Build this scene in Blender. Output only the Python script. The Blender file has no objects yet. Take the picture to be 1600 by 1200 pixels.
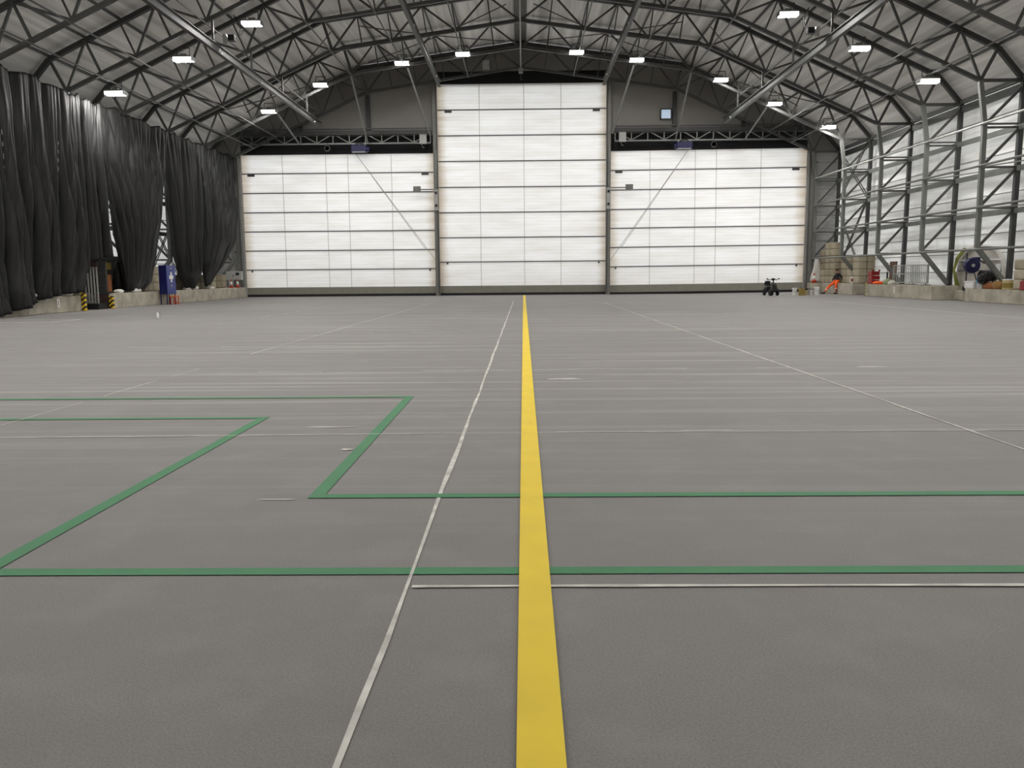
import bpy, math, random
from mathutils import Vector, Matrix
R = random.Random(7)
D = bpy.data
C = bpy.context.scene.collection
SC = bpy.context.scene
XC = -0.1            # the hall's long axis
PI = math.pi

# ------------------------------------------------------------------ materials
def lin(c):
    return tuple(((v / 255) / 12.92 if v / 255 <= .04045 else ((v / 255 + .055) / 1.055) ** 2.4) for v in c) + (1,)

def mat(name, rgb, rough=.6, metal=0., var=0., scale=4., bump=0., bscale=30., stretch=(1, 1, 1), emit=0., alpha=None, dirt=None, spec=.5):
    m = D.materials.new(name); m.use_nodes = True
    nt = m.node_tree; N = nt.nodes; L = nt.links
    b = N['Principled BSDF']
    b.inputs['Base Color'].default_value = lin(rgb)
    b.inputs['Roughness'].default_value = rough
    b.inputs['Metallic'].default_value = metal
    b.inputs['Specular IOR Level'].default_value = spec
    if emit:
        b.inputs['Emission Color'].default_value = lin(rgb); b.inputs['Emission Strength'].default_value = emit
    if var or bump or dirt:
        tc = N.new('ShaderNodeTexCoord'); mp = N.new('ShaderNodeMapping'); mp.inputs['Scale'].default_value = stretch
        L.new(tc.outputs['Object'], mp.inputs['Vector'])
    if var or dirt:
        n = N.new('ShaderNodeTexNoise'); n.inputs['Scale'].default_value = scale; n.inputs['Detail'].default_value = 5
        L.new(mp.outputs[0], n.inputs['Vector'])
        r = N.new('ShaderNodeMapRange'); r.inputs['From Min'].default_value = .3; r.inputs['From Max'].default_value = .7
        L.new(n.outputs['Fac'], r.inputs['Value'])
        mx = N.new('ShaderNodeMix'); mx.data_type = 'RGBA'
        a = lin(rgb)
        if dirt:
            mx.inputs[6].default_value = a; mx.inputs[7].default_value = lin(dirt)
        else:
            mx.inputs[6].default_value = tuple(v * (1 - var) for v in a[:3]) + (1,)
            mx.inputs[7].default_value = tuple(min(1, v * (1 + var)) for v in a[:3]) + (1,)
        L.new(r.outputs[0], mx.inputs[0]); L.new(mx.outputs[2], b.inputs['Base Color'])
    if bump:
        n2 = N.new('ShaderNodeTexNoise'); n2.inputs['Scale'].default_value = bscale; n2.inputs['Detail'].default_value = 4
        L.new(mp.outputs[0], n2.inputs['Vector'])
        bp = N.new('ShaderNodeBump'); bp.inputs['Strength'].default_value = bump; bp.inputs['Distance'].default_value = .05
        L.new(n2.outputs['Fac'], bp.inputs['Height']); L.new(bp.outputs[0], b.inputs['Normal'])
    return m

def sheet_mat(name, refl, trans, rgb, dirt, rib=.93, stretch=(.25, .25, 2.2), dscale=1.2, dmax=.6, trail=False, grime=False):
    """white PVC sheet that lets daylight through"""
    m = D.materials.new(name); m.use_nodes = True
    nt = m.node_tree; N = nt.nodes; L = nt.links
    N.remove(N['Principled BSDF']); out = N['Material Output']
    tc = N.new('ShaderNodeTexCoord'); mp = N.new('ShaderNodeMapping'); mp.inputs['Scale'].default_value = stretch
    L.new(tc.outputs['Object'], mp.inputs['Vector'])
    n = N.new('ShaderNodeTexNoise'); n.inputs['Scale'].default_value = dscale; n.inputs['Detail'].default_value = 6; n.inputs['Roughness'].default_value = .65
    L.new(mp.outputs[0], n.inputs['Vector'])
    r = N.new('ShaderNodeMapRange'); r.inputs['From Min'].default_value = .35; r.inputs['From Max'].default_value = .75; r.inputs['To Max'].default_value = dmax
    L.new(n.outputs['Fac'], r.inputs['Value'])
    mx = N.new('ShaderNodeMix'); mx.data_type = 'RGBA'
    mx.inputs[6].default_value = lin(rgb); mx.inputs[7].default_value = lin(dirt)
    L.new(r.outputs[0], mx.inputs[0])
    col = mx.outputs[2]
    # fine ribs woven across the sheet
    w = N.new('ShaderNodeTexWave'); w.wave_type = 'BANDS'; w.bands_direction = 'Z'; w.inputs['Scale'].default_value = 1.35
    w.inputs['Distortion'].default_value = .6; w.inputs['Detail'].default_value = 3
    L.new(tc.outputs['Object'], w.inputs['Vector'])
    r2 = N.new('ShaderNodeMapRange'); r2.inputs['To Min'].default_value = rib; r2.inputs['To Max'].default_value = 1.0
    L.new(w.outputs['Fac'], r2.inputs['Value'])
    hs = N.new('ShaderNodeMix'); hs.data_type = 'RGBA'; hs.blend_type = 'MULTIPLY'; hs.inputs[0].default_value = 1
    L.new(col, hs.inputs[6]); L.new(r2.outputs[0], hs.inputs[7]); col = hs.outputs[2]
    if trail:   # rain and algae runs down the sheet
        mp2 = N.new('ShaderNodeMapping'); mp2.inputs['Scale'].default_value = (1, 1.3, .22); L.new(tc.outputs['Object'], mp2.inputs['Vector'])
        n3 = N.new('ShaderNodeTexNoise'); n3.inputs['Scale'].default_value = 1.6; n3.inputs['Detail'].default_value = 4
        L.new(mp2.outputs[0], n3.inputs['Vector'])
        r3 = N.new('ShaderNodeMapRange'); r3.inputs['From Min'].default_value = .52; r3.inputs['From Max'].default_value = .8; r3.inputs['To Min'].default_value = 1; r3.inputs['To Max'].default_value = .84
        L.new(n3.outputs['Fac'], r3.inputs['Value'])
        h2 = N.new('ShaderNodeMix'); h2.data_type = 'RGBA'; h2.blend_type = 'MULTIPLY'; h2.inputs[0].default_value = 1
        L.new(col, h2.inputs[6]); L.new(r3.outputs[0], h2.inputs[7]); col = h2.outputs[2]
    if grime:   # handling dirt along the two upright edges of each panel
        sg = N.new('ShaderNodeSeparateXYZ'); L.new(tc.outputs['Generated'], sg.inputs[0])
        c0 = N.new('ShaderNodeMath'); c0.operation = 'SUBTRACT'; c0.inputs[1].default_value = .5; L.new(sg.outputs['X'], c0.inputs[0])
        c1 = N.new('ShaderNodeMath'); c1.operation = 'ABSOLUTE'; L.new(c0.outputs[0], c1.inputs[0])
        c2 = N.new('ShaderNodeMath'); c2.operation = 'MULTIPLY_ADD'; c2.inputs[1].default_value = .07; L.new(n.outputs['Fac'], c2.inputs[0]); L.new(c1.outputs[0], c2.inputs[2])
        c3 = N.new('ShaderNodeMapRange'); c3.inputs['From Min'].default_value = .475; c3.inputs['From Max'].default_value = .545; c3.inputs['To Max'].default_value = .75; L.new(c2.outputs[0], c3.inputs['Value'])
        cm = N.new('ShaderNodeMix'); cm.data_type = 'RGBA'; cm.inputs[7].default_value = lin((196, 180, 156)); L.new(c3.outputs[0], cm.inputs[0]); L.new(col, cm.inputs[6]); col = cm.outputs[2]
    def scaled(k):
        s = N.new('ShaderNodeMix'); s.data_type = 'RGBA'; s.blend_type = 'MULTIPLY'; s.inputs[0].default_value = 1
        s.inputs[7].default_value = (k, k, k, 1); L.new(col, s.inputs[6]); return s.outputs[2]
    df = N.new('ShaderNodeBsdfDiffuse'); L.new(scaled(refl), df.inputs['Color'])
    tr = N.new('ShaderNodeBsdfTranslucent'); L.new(scaled(trans), tr.inputs['Color'])
    ad = N.new('ShaderNodeAddShader'); L.new(df.outputs[0], ad.inputs[0]); L.new(tr.outputs[0], ad.inputs[1])
    L.new(ad.outputs[0], out.inputs['Surface'])
    return m

def stripe_mat(name, a, b, scale, ang):
    m = D.materials.new(name); m.use_nodes = True
    nt = m.node_tree; N = nt.nodes; L = nt.links; bs = N['Principled BSDF']; bs.inputs['Roughness'].default_value = .5
    tc = N.new('ShaderNodeTexCoord'); mp = N.new('ShaderNodeMapping'); mp.inputs['Rotation'].default_value = ang
    L.new(tc.outputs['Object'], mp.inputs['Vector'])
    w = N.new('ShaderNodeTexWave'); w.bands_direction = 'Z'; w.inputs['Scale'].default_value = scale; L.new(mp.outputs[0], w.inputs['Vector'])
    g = N.new('ShaderNodeMath'); g.operation = 'GREATER_THAN'; g.inputs[1].default_value = .5; L.new(w.outputs['Fac'], g.inputs[0])
    mx = N.new('ShaderNodeMix'); mx.data_type = 'RGBA'; mx.inputs[6].default_value = lin(a); mx.inputs[7].default_value = lin(b)
    L.new(g.outputs[0], mx.inputs[0]); L.new(mx.outputs[2], bs.inputs['Base Color'])
    return m

def floor_mat():
    m = D.materials.new('sealed grey concrete floor'); m.use_nodes = True
    nt = m.node_tree; N = nt.nodes; L = nt.links; b = N['Principled BSDF']
    tc = N.new('ShaderNodeTexCoord')
    def noise(scale, stretch, detail, lo, hi, rough=.6):
        mp = N.new('ShaderNodeMapping'); mp.inputs['Scale'].default_value = stretch; L.new(tc.outputs['Object'], mp.inputs['Vector'])
        n = N.new('ShaderNodeTexNoise'); n.inputs['Scale'].default_value = scale; n.inputs['Detail'].default_value = detail; n.inputs['Roughness'].default_value = rough
        L.new(mp.outputs[0], n.inputs['Vector'])
        r = N.new('ShaderNodeMapRange'); r.inputs['From Min'].default_value = lo; r.inputs['From Max'].default_value = hi
        L.new(n.outputs['Fac'], r.inputs['Value']); return r.outputs[0]
    def mixc(f, a, c):
        x = N.new('ShaderNodeMix'); x.data_type = 'RGBA'
        L.new(f, x.inputs[0])
        for k, v in ((6, a), (7, c)):
            if isinstance(v, tuple): x.inputs[k].default_value = v
            else: L.new(v, x.inputs[k])
        return x.outputs[2]
    def mul(a, c):
        x = N.new('ShaderNodeMath'); x.operation = 'MULTIPLY'
        for k, v in ((0, a), (1, c)):
            if isinstance(v, (int, float)): x.inputs[k].default_value = v
            else: L.new(v, x.inputs[k])
        return x.outputs[0]
    base = mixc(noise(.22, (1, 1, 1), 4, .3, .7), lin((128, 125, 123)), lin((138, 135, 133)))
    base = mixc(mul(noise(110, (1, 1, 1), 3, .42, .62), .5), base, lin((104, 101, 99)))
    base = mixc(mul(noise(.9, (1, 1.6, 1), 5, .5, .8), .35), base, lin((112, 109, 106)))
    base = mixc(mul(noise(2.2, (1, 1, 1), 6, .5, .8), .22), base, lin((164, 161, 154)))
    # trowel marks swept across the hall in the middle bays
    sx = N.new('ShaderNodeSeparateXYZ'); L.new(tc.outputs['Object'], sx.inputs[0])
    band = N.new('ShaderNodeMapRange'); band.interpolation_type = 'SMOOTHSTEP'
    ab = N.new('ShaderNodeMath'); ab.operation = 'ABSOLUTE'; L.new(sx.outputs['X'], ab.inputs[0])
    L.new(ab.outputs[0], band.inputs['Value'])
    band.inputs['From Min'].default_value = 4.; band.inputs['From Max'].default_value = 11; band.inputs['To Min'].default_value = 1; band.inputs['To Max'].default_value = .25
    st = mul(noise(1.0, (.11, 4.2, 1), 6, .5, .74), band.outputs[0])
    far = N.new('ShaderNodeMapRange'); L.new(sx.outputs['Y'], far.inputs['Value']); far.inputs['From Min'].default_value = 4; far.inputs['From Max'].default_value = 12
    base = mixc(mul(mul(st, far.outputs[0]), .6), base, lin((186, 184, 175)))
    dk = mul(noise(1.0, (.1, 3.3, 1.7), 5, .53, .75), band.outputs[0])
    base = mixc(mul(mul(dk, far.outputs[0]), .55), base, lin((112, 110, 105)))
    L.new(base, b.inputs['Base Color'])
    b.inputs['Roughness'].default_value = .62; b.inputs['Specular IOR Level'].default_value = .35
    bp = N.new('ShaderNodeBump'); bp.inputs['Strength'].default_value = .15; bp.inputs['Distance'].default_value = .004
    L.new(noise(90, (1, 1, 1), 4, 0, 1), bp.inputs['Height']); L.new(bp.outputs[0], b.inputs['Normal'])
    return m

M = dict(
    floor=floor_mat(),
    steel=mat('grey painted steel', (76, 77, 75), .5, var=.12, scale=2),
    steel_dark=mat('dark painted steel', (52, 53, 52), .5, var=.12, scale=2),
    galv=mat('galvanised steel', (128, 130, 127), .42, .4, var=.12, scale=6),
    steel_lit=mat('grey steel coloured as lit', (106, 108, 104), .5, .1, var=.1, scale=2),  # frame steel again, with the light on the columns put into its colour
    alu=mat('bright rail steel', (170, 172, 168), .38, .5),
    roof=mat('grey roof liner sheet', (222, 220, 216), .7, var=.3, scale=1.0, bump=.8, bscale=1.5, stretch=(2.4, .08, 2.4)),
    ridge=mat('dark ridge liner', (92, 90, 86), .7, var=.15, scale=3),
    gable=mat('grey end wall fabric', (136, 133, 128), .75, var=.06, scale=.5, bump=.12, bscale=.6),
    black=mat('black recess shade', (9, 9, 11), .8),
    blackp=mat('black plastic', (9, 9, 10), .4),
    door=sheet_mat('white translucent door fabric', .44, .6, (253, 253, 252), (214, 207, 194), rib=.955, dmax=.36, grime=True),
    wall=sheet_mat('white translucent wall sheet', .42, .52, (252, 252, 250), (190, 187, 180), rib=1., stretch=(.4, .1, 2.0), dmax=.8, trail=True),
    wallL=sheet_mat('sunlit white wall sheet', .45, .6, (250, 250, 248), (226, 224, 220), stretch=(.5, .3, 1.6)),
    rail=mat('grey door rail', (92, 92, 92), .5),
    seam=mat('pale seam tape', (186, 184, 178), .6),
    bottomrail=mat('grey green door skirt', (128, 126, 115), .6, var=.06, scale=3),
    post=mat('grey door post', (116, 115, 110), .45, .2, var=.1, scale=2),
    tarp=mat('black polythene sheet', (25, 25, 25), .5, var=.3, scale=1.3, bump=.55, bscale=5, stretch=(1, 1, .25), spec=.28),
    white=mat('white plastic', (222, 222, 218), .45),
    whitecloth=mat('white crumpled sacking', (205, 203, 196), .7, bump=.6, bscale=14),
    concrete=mat('cast concrete', (186, 180, 164), .85, dirt=(146, 140, 126), scale=1.7, bump=.25, bscale=18),
    block=mat('grey brown concrete block', (168, 158, 136), .85, dirt=(136, 126, 106), scale=2.2, bump=.3, bscale=20),
    blockpale=mat('pale concrete block', (184, 175, 154), .85, dirt=(156, 147, 126), scale=2.2, bump=.3, bscale=20),
    blockdark=mat('dark concrete block', (148, 138, 116), .85, dirt=(118, 109, 90), scale=2.2, bump=.3, bscale=20),
    yellow=mat('yellow floor paint', (240, 208, 30), .6, var=.05, scale=3),
    green=mat('green floor paint', (44, 124, 74), .6, var=.07, scale=3),
    whitepaint=mat('worn white line', (232, 230, 222), .7, dirt=(176, 173, 167), scale=5),
    blue=mat('dark blue enamel', (8, 12, 72), .35),
    bluedeep=mat('deep blue enamel', (9, 11, 66), .4),
    bluepanel=mat('blue cabinet paint', (30, 46, 122), .4),
    orange=mat('orange paint', (206, 96, 38), .5),
    red=mat('red plastic', (140, 22, 24), .45),
    conered=mat('orange red cone plastic', (168, 60, 34), .5),
    hivis=mat('orange work trousers', (244, 98, 30), .75, bump=.3, bscale=25),
    reflect=mat('silver reflective tape', (205, 205, 200), .35),
    skin=mat('skin', (196, 150, 124), .55),
    hair=mat('dark hair', (42, 32, 26), .7),
    jacket=mat('black work top', (20, 21, 24), .8, bump=.3, bscale=25),
    rubber=mat('black rubber', (12, 12, 12), .7),
    grey=mat('light grey enamel', (166, 166, 162), .45),
    greydark=mat('dark grey enamel', (70, 70, 70), .5),
    screen=mat('black display', (10, 10, 12), .2),
    tan=mat('tan canvas', (150, 112, 60), .8, bump=.4, bscale=12),
    orangebag=mat('orange brown bag', (146, 92, 54), .8, bump=.4, bscale=12),
    cream=mat('cream plastic', (186, 168, 122), .5),
    brown=mat('brown timber', (104, 82, 66), .75, var=.2, scale=3, stretch=(1, 1, .2)),
    redbrown=mat('red brown timber', (66, 46, 42), .8, var=.2, scale=4),
    olive=mat('yellow ochre paint', (140, 120, 56), .6, var=.1, scale=5),
    bluebox=mat('mid blue plastic', (64, 122, 168), .5),
    greenbag=mat('pale green sacking', (146, 156, 118), .8, bump=.4, bscale=12),
    hose=mat('yellow green hose', (122, 128, 50), .55),
    stripe=stripe_mat('yellow and black hazard stripes', (222, 184, 30), (20, 20, 18), 1.9, (0, .7, .7)),
    arch=mat('white arch lining', (212, 208, 200), .6, var=.06),
    archpanel=mat('pale panel in the arch', (176, 172, 164), .6, var=.08),
    rope=mat('pale rope', (150, 148, 142), .8),
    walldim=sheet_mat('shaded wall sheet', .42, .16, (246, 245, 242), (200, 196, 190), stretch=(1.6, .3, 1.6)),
    pane=sheet_mat('daylit pane', .3, .55, (190, 214, 240), (180, 205, 230), dmax=.3),
    lampbody=mat('grey lamp housing', (120, 120, 116), .4, .3),
)
def lamp_glow(name='lit lamp diffuser', k=175):
    m = D.materials.new(name); m.use_nodes = True
    N = m.node_tree.nodes; N.remove(N['Principled BSDF'])
    e = N.new('ShaderNodeEmission'); e.inputs['Color'].default_value = (1, .975, .945, 1); e.inputs['Strength'].default_value = k
    m.node_tree.links.new(e.outputs[0], N['Material Output'].inputs['Surface']); return m
M['lamp'] = lamp_glow(); M['lampedge'] = lamp_glow('lit edge of the diffuser', 9)

# ------------------------------------------------------------------ mesh building
class MB:
    def __init__(s): s.v = []; s.f = []; s.mi = []; s.cur = 0
    def add(s, vs, fs):
        o = len(s.v); s.v += [tuple(v) for v in vs]; s.f += [tuple(i + o for i in f) for f in fs]; s.mi += [s.cur] * len(fs); return s
    def box(s, c, d, rot=None, taper=1.):
        x, y, z = (k / 2 for k in d); vs = []
        for k in (-1, 1):
            t = taper if k == 1 else 1
            for a, b in ((-1, -1), (1, -1), (1, 1), (-1, 1)): vs.append(Vector((a * x * t, b * y * t, k * z)))
        if rot: vs = [rot @ v for v in vs]
        c = Vector(c)
        return s.add([v + c for v in vs], [(3, 2, 1, 0), (4, 5, 6, 7), (0, 1, 5, 4), (1, 2, 6, 5), (2, 3, 7, 6), (3, 0, 4, 7)])
    def bar(s, p, q, w, h, up=(0, 1, 0)):
        p, q = Vector(p), Vector(q); d = (q - p).normalized(); up = Vector(up)
        a = d.cross(up)
        if a.length < 1e-4: a = d.cross(Vector((1, 0, 0)))
        a.normalize(); b = a.cross(d).normalized()
        vs = []
        for e in (p, q):
            for i, j in ((-1, -1), (1, -1), (1, 1), (-1, 1)): vs.append(e + a * (w / 2 * i) + b * (h / 2 * j))
        return s.add(vs, [(3, 2, 1, 0), (4, 5, 6, 7), (0, 1, 5, 4), (1, 2, 6, 5), (2, 3, 7, 6), (3, 0, 4, 7)])
    def tube(s, pts, r, n=8, closed=False):
        pts = [Vector(p) for p in pts]; k = len(pts); vs = []; fs = []
        prev = None
        for i, p in enumerate(pts):
            if closed: d = pts[(i + 1) % k] - pts[i - 1]
            else: d = pts[min(i + 1, k - 1)] - pts[max(i - 1, 0)]
            d.normalize()
            if prev is None:
                prev = d.orthogonal().normalized()
            a = (prev - d * prev.dot(d)).normalized(); prev = a; b = d.cross(a)
            rr = r[i] if isinstance(r, (list, tuple)) else r
            for j in range(n):
                t = 2 * PI * j / n; vs.append(p + a * (rr * math.cos(t)) + b * (rr * math.sin(t)))
        m = k if closed else k - 1
        for i in range(m):
            for j in range(n):
                i2 = (i + 1) % k
                fs.append((i * n + j, i * n + (j + 1) % n, i2 * n + (j + 1) % n, i2 * n + j))
        if not closed: fs += [tuple(range(n - 1, -1, -1)), tuple((k - 1) * n + j for j in range(n))]
        return s.add(vs, fs)
    def lathe(s, prof, c=(0, 0, 0), n=20, axis='Z'):
        vs = []; fs = []; c = Vector(c)
        for r, z in prof:
            for j in range(n):
                t = 2 * PI * j / n; x, y = r * math.cos(t), r * math.sin(t)
                v = {'Z': (x, y, z), 'X': (z, x, y), 'Y': (x, z, y)}[axis]; vs.append(c + Vector(v))
        for i in range(len(prof) - 1):
            for j in range(n): fs.append((i * n + j, i * n + (j + 1) % n, (i + 1) * n + (j + 1) % n, (i + 1) * n + j))
        fs += [tuple(range(n - 1, -1, -1)), tuple((len(prof) - 1) * n + j for j in range(n))]
        return s.add(vs, fs)
    def prism_xz(s, poly, y0, y1):
        k = len(poly); vs = [(x, y0, z) for x, z in poly] + [(x, y1, z) for x, z in poly]
        return s.add(vs, [tuple(range(k)), tuple(range(2 * k - 1, k - 1, -1))] + [(i, i + k, (i + 1) % k + k, (i + 1) % k) for i in range(k)])
    def blob(s, c, d, seed=0, j=.12, nu=14, nv=9):
        rr = random.Random(seed); vs = []; fs = []
        ph = [rr.uniform(0, 6.28) for _ in range(6)]
        for a in range(nv + 1):
            th = PI * a / nv
            for b in range(nu):
                p = 2 * PI * b / nu
                k = 1 + j * (math.sin(2 * p + ph[0] + th) + math.sin(3 * p + ph[1]) * math.sin(2 * th + ph[2]) + .6 * math.sin(5 * p + ph[3] + 3 * th))
                x, y, z = math.sin(th) * math.cos(p) * k, math.sin(th) * math.sin(p) * k, math.cos(th)
                x = math.copysign(abs(x) ** .75, x); y = math.copysign(abs(y) ** .75, y)
                z = max(z, -.75)
                vs.append((c[0] + x * d[0] / 2, c[1] + y * d[1] / 2, c[2] + z * d[2] / 2))
        for a in range(nv):
            for b in range(nu): fs.append((a * nu + b, (a + 1) * nu + b, (a + 1) * nu + (b + 1) % nu, a * nu + (b + 1) % nu))
        return s.add(vs, fs)
    def mesh(s, name, mats, smooth=False):
        m = D.meshes.new(name); m.from_pydata(s.v, [], s.f)
        for x in (mats if isinstance(mats, (list, tuple)) else [mats]): m.materials.append(M[x] if isinstance(x, str) else x)
        m.polygons.foreach_set('material_index', s.mi)
        if smooth: m.polygons.foreach_set('use_smooth', [True] * len(m.polygons))
        m.update()
        import bmesh
        bm = bmesh.new(); bm.from_mesh(m); bmesh.ops.recalc_face_normals(bm, faces=bm.faces); bm.to_mesh(m); bm.free()
        return m
    def build(s, name, mats, parent=None, loc=None, smooth=False):
        o = D.objects.new(name, s.mesh(name, mats, smooth)); C.objects.link(o)
        if parent: o.parent = parent
        if loc: o.location = loc
        return o

def tag(o, label=None, cat=None, group=None, kind=None):
    if label: o['label'] = label
    if cat: o['category'] = cat
    if group: o['group'] = group
    if kind: o['kind'] = kind
    return o
def thing(name, label, cat, loc=(0, 0, 0), rz=0, group=None, kind=None):
    o = D.objects.new(name, None); C.objects.link(o); o.location = loc; o.rotation_euler = (0, 0, rz); o.empty_display_size = .2
    return tag(o, label, cat, group, kind)
def kids(o): return [c for c in C.objects if c.parent == o]
def copy_tree(o, loc=None, label=None, parent=None, children=None):
    c = o.copy(); C.objects.link(c)
    if parent: c.parent = parent
    if loc: c.location = loc
    if label: c['label'] = label
    for k in (children if children is not None else kids(o)): copy_tree(k, parent=c)
    return c
def one(name, mb, m, label, cat, loc, group=None, smooth=False, kind=None):
    return tag(mb.build(name, m, None, loc, smooth), label, cat, group, kind)
def bevel(o, w=.02, seg=2):
    b = o.modifiers.new('bevel', 'BEVEL'); b.width = w; b.segments = seg; b.limit_method = 'ANGLE'; return o
ORD = ['first', 'second', 'third', 'fourth', 'fifth', 'sixth', 'seventh', 'eighth', 'ninth', 'tenth', 'eleventh', 'twelfth', 'thirteenth', 'fourteenth']

# ------------------------------------------------------------------ profile of the arch frames (half width, height)
IN = [(21.05, 2.55), (21.05, 8.1), (20.75, 10.0), (10.9, 14.47), (0, 16.0)]
OUT = [(22.6, .72), (22.7, 10.0), (21.45, 11.4), (11.4, 16.1), (0, 17.65)]
def on(poly, x):
    for (a, za), (b, zb) in zip(poly[2:], poly[3:]):
        if b <= x <= a: return za + (zb - za) * (a - x) / (a - b)
    (a, za), (b, zb) = poly[1], poly[2]
    return za + (zb - za) * (a - x) / (a - b)
inz = lambda x: on(IN, x)
outz = lambda x: on(OUT, x) if x <= 21.45 else (11.4 + (10. - 11.4) * (x - 21.45) / 1.25)
GY = 62.0
FRAMES = [GY, 56.6, 50.9, 45.3, 39.8, 34.3]

# ------------------------------------------------------------------ setting
fl = tag(MB().box((0, 27, -.15), (48, 78, .3)).build('floor', 'floor'), 'grey concrete hangar floor', 'floor', kind='structure')
SZ = [0]
def strip(name, m, pts, w, label, jitter=0., z=.004, dashes=None):
    """painted or filled line along pts, lying on the floor"""
    mb = MB(); SZ[0] += .00025; z += SZ[0]
    for (x0, y0), (x1, y1) in zip(pts, pts[1:]):
        d = Vector((x1 - x0, y1 - y0)); n = Vector((-d.y, d.x)).normalized(); L_ = d.length
        k = max(1, int(L_ / .5)) if jitter else 1
        prev = None; rr = random.Random(int(x0 * 100 + y0 * 7))
        for i in range(k + 1):
            t = i / k; c = Vector((x0, y0)) + d * t
            c += n * (math.sin(i * .9 + x0) * jitter * .8 + rr.uniform(-.5, .5) * jitter)
            ww = w / 2 * (1 + (rr.uniform(-.45, .45) if jitter else 0))
            cur = ((c + n * ww), (c - n * ww))
            if prev and not (dashes and rr.random() < dashes):
                mb.add([(prev[0].x, prev[0].y, z), (cur[0].x, cur[0].y, z), (cur[1].x, cur[1].y, z), (prev[1].x, prev[1].y, z)], [(3, 2, 1, 0)])
            prev = cur
    o = mb.build(name, m, fl); o['label'] = label; return o
YX = .045
strip('center_line', 'yellow', [(YX, .8), (YX, 61.6)], .154, 'broad yellow centre line running to the middle door', z=.014)
strip('walkway_line', 'green', [(-2.84, 4.15), (14, 4.15)], .1, 'nearest green walkway line across the hall', z=.004)
strip('walkway_line', 'green', [(-2.79, 4.2), (-2.79, 8.93)], .1, 'green walkway line running away from the viewer, nearer the curtains', z=.004)
strip('walkway_line', 'green', [(-2.74, 8.88), (-13, 8.88)], .1, 'green walkway line leading off towards the curtains, nearer of two', z=.004)
strip('walkway_line', 'green', [(-1.43, 5.58), (-1.43, 10.43)], .1, 'short green walkway line running away beside the white joint', z=.004)
strip('walkway_line', 'green', [(-1.38, 5.63), (14, 5.63)], .1, 'second green walkway line across the hall', z=.004)
strip('walkway_line', 'green', [(-1.48, 10.38), (-13, 10.38)], .1, 'farthest green walkway line leading off to the curtains', z=.004)
strip('floor_joint', 'whitepaint', [(-.58, .8), (-.58, 49)], .03, 'wavy white joint line beside the yellow line', .006, z=.003)
strip('floor_joint', 'whitepaint', [(4.2, 3), (4.25, 45)], .024, 'white joint line on the far side of the yellow line', .006, z=.003)
strip('floor_joint', 'whitepaint', [(-5.35, 16.4), (-5.0, 46)], .024, 'faint white joint line nearer the curtains', .006, z=.003)
strip('floor_joint', 'whitepaint', [(-5.4, 8), (-5.35, 16.4)], .012, 'nearly worn off joint line nearer the curtains', .01, z=.003, dashes=.6)
strip('floor_joint', 'whitepaint', [(-9.8, 27), (-9.6, 56)], .02, 'broken joint line far towards the curtains', .01, z=.003, dashes=.35)
strip('floor_joint', 'whitepaint', [(-.55, 3.93), (12, 3.92)], .028, 'nearest white joint line across the hall', .003, z=.003)
strip('floor_joint', 'whitepaint', [(-9, 7.8), (-5, 7.82), (.3, 7.95), (9, 7.9)], .016, 'second white joint line across the hall', .004, z=.003, dashes=.05)
strip('floor_joint', 'whitepaint', [(-4.2, 13.2), (.4, 13.3), (4.2, 13.35)], .03, 'patchy white joint line across the middle bays', .012, z=.003, dashes=.25)
strip('floor_joint', 'whitepaint', [(-8.6, 18.2), (-2.5, 18.15)], .03, 'faint joint line across near the curtains', .01, z=.003, dashes=.2)
strip('floor_joint', 'whitepaint', [(-6, 22.4), (6, 22.5)], .03, 'faint joint line across the hall, farther off', .012, z=.003, dashes=.3)
strip('floor_joint', 'whitepaint', [(-9, 31.4), (9, 31.6)], .035, 'thin joint line across the far half of the hall', .012, z=.003, dashes=.35)
strip('bay_line', 'whitepaint', [(-24, 30.72), (-16.18, 30.72)], .1, 'farther white bay line by the curtains', z=.003)
strip('bay_line', 'whitepaint', [(-24, 29.05), (-16.38, 29.05)], .1, 'nearer white bay line by the curtains', z=.003)
strip('bay_line', 'whitepaint', [(-16.38, 29.0), (-16.18, 30.77)], .12, 'short end of the white bay lines by the curtains', z=.003)
strip('edge_line', 'whitepaint', [(15.5, 44), (15.7, 25)], .05, 'thin pale line alongside the plinths', z=.003)
strip('edge_line', 'whitepaint', [(-16.0, 52), (-15.4, 56)], .08, 'short pale dash near the first aid cabinet', z=.003)
# light scuffs on the slab
for (x, y, w, h, a) in ((-1.9, 8.3, .5, .05, .1), (-1.55, 7.2, .12, .1, .5), (.6, 12.1, .5, .16, 0), (5.5, 13.4, .5, .12, 0), (1.7, 8.0, .5, .03, 0), (-1.7, 5.55, .25, .03, 0)):
    mb = MB(); rr = random.Random(int(x * 31))
    n = 12; mb.add([(x, y, .005)] + [(x + w / 2 * math.cos(6.283 * i / n) * rr.uniform(.6, 1.3), y + h / 2 * math.sin(6.283 * i / n) * rr.uniform(.5, 1.3), .005) for i in range(n)], [(0, i + 1, (i + 1) % n + 1) for i in range(n)])
    mb.build('scuff', 'whitepaint', fl)

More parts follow.
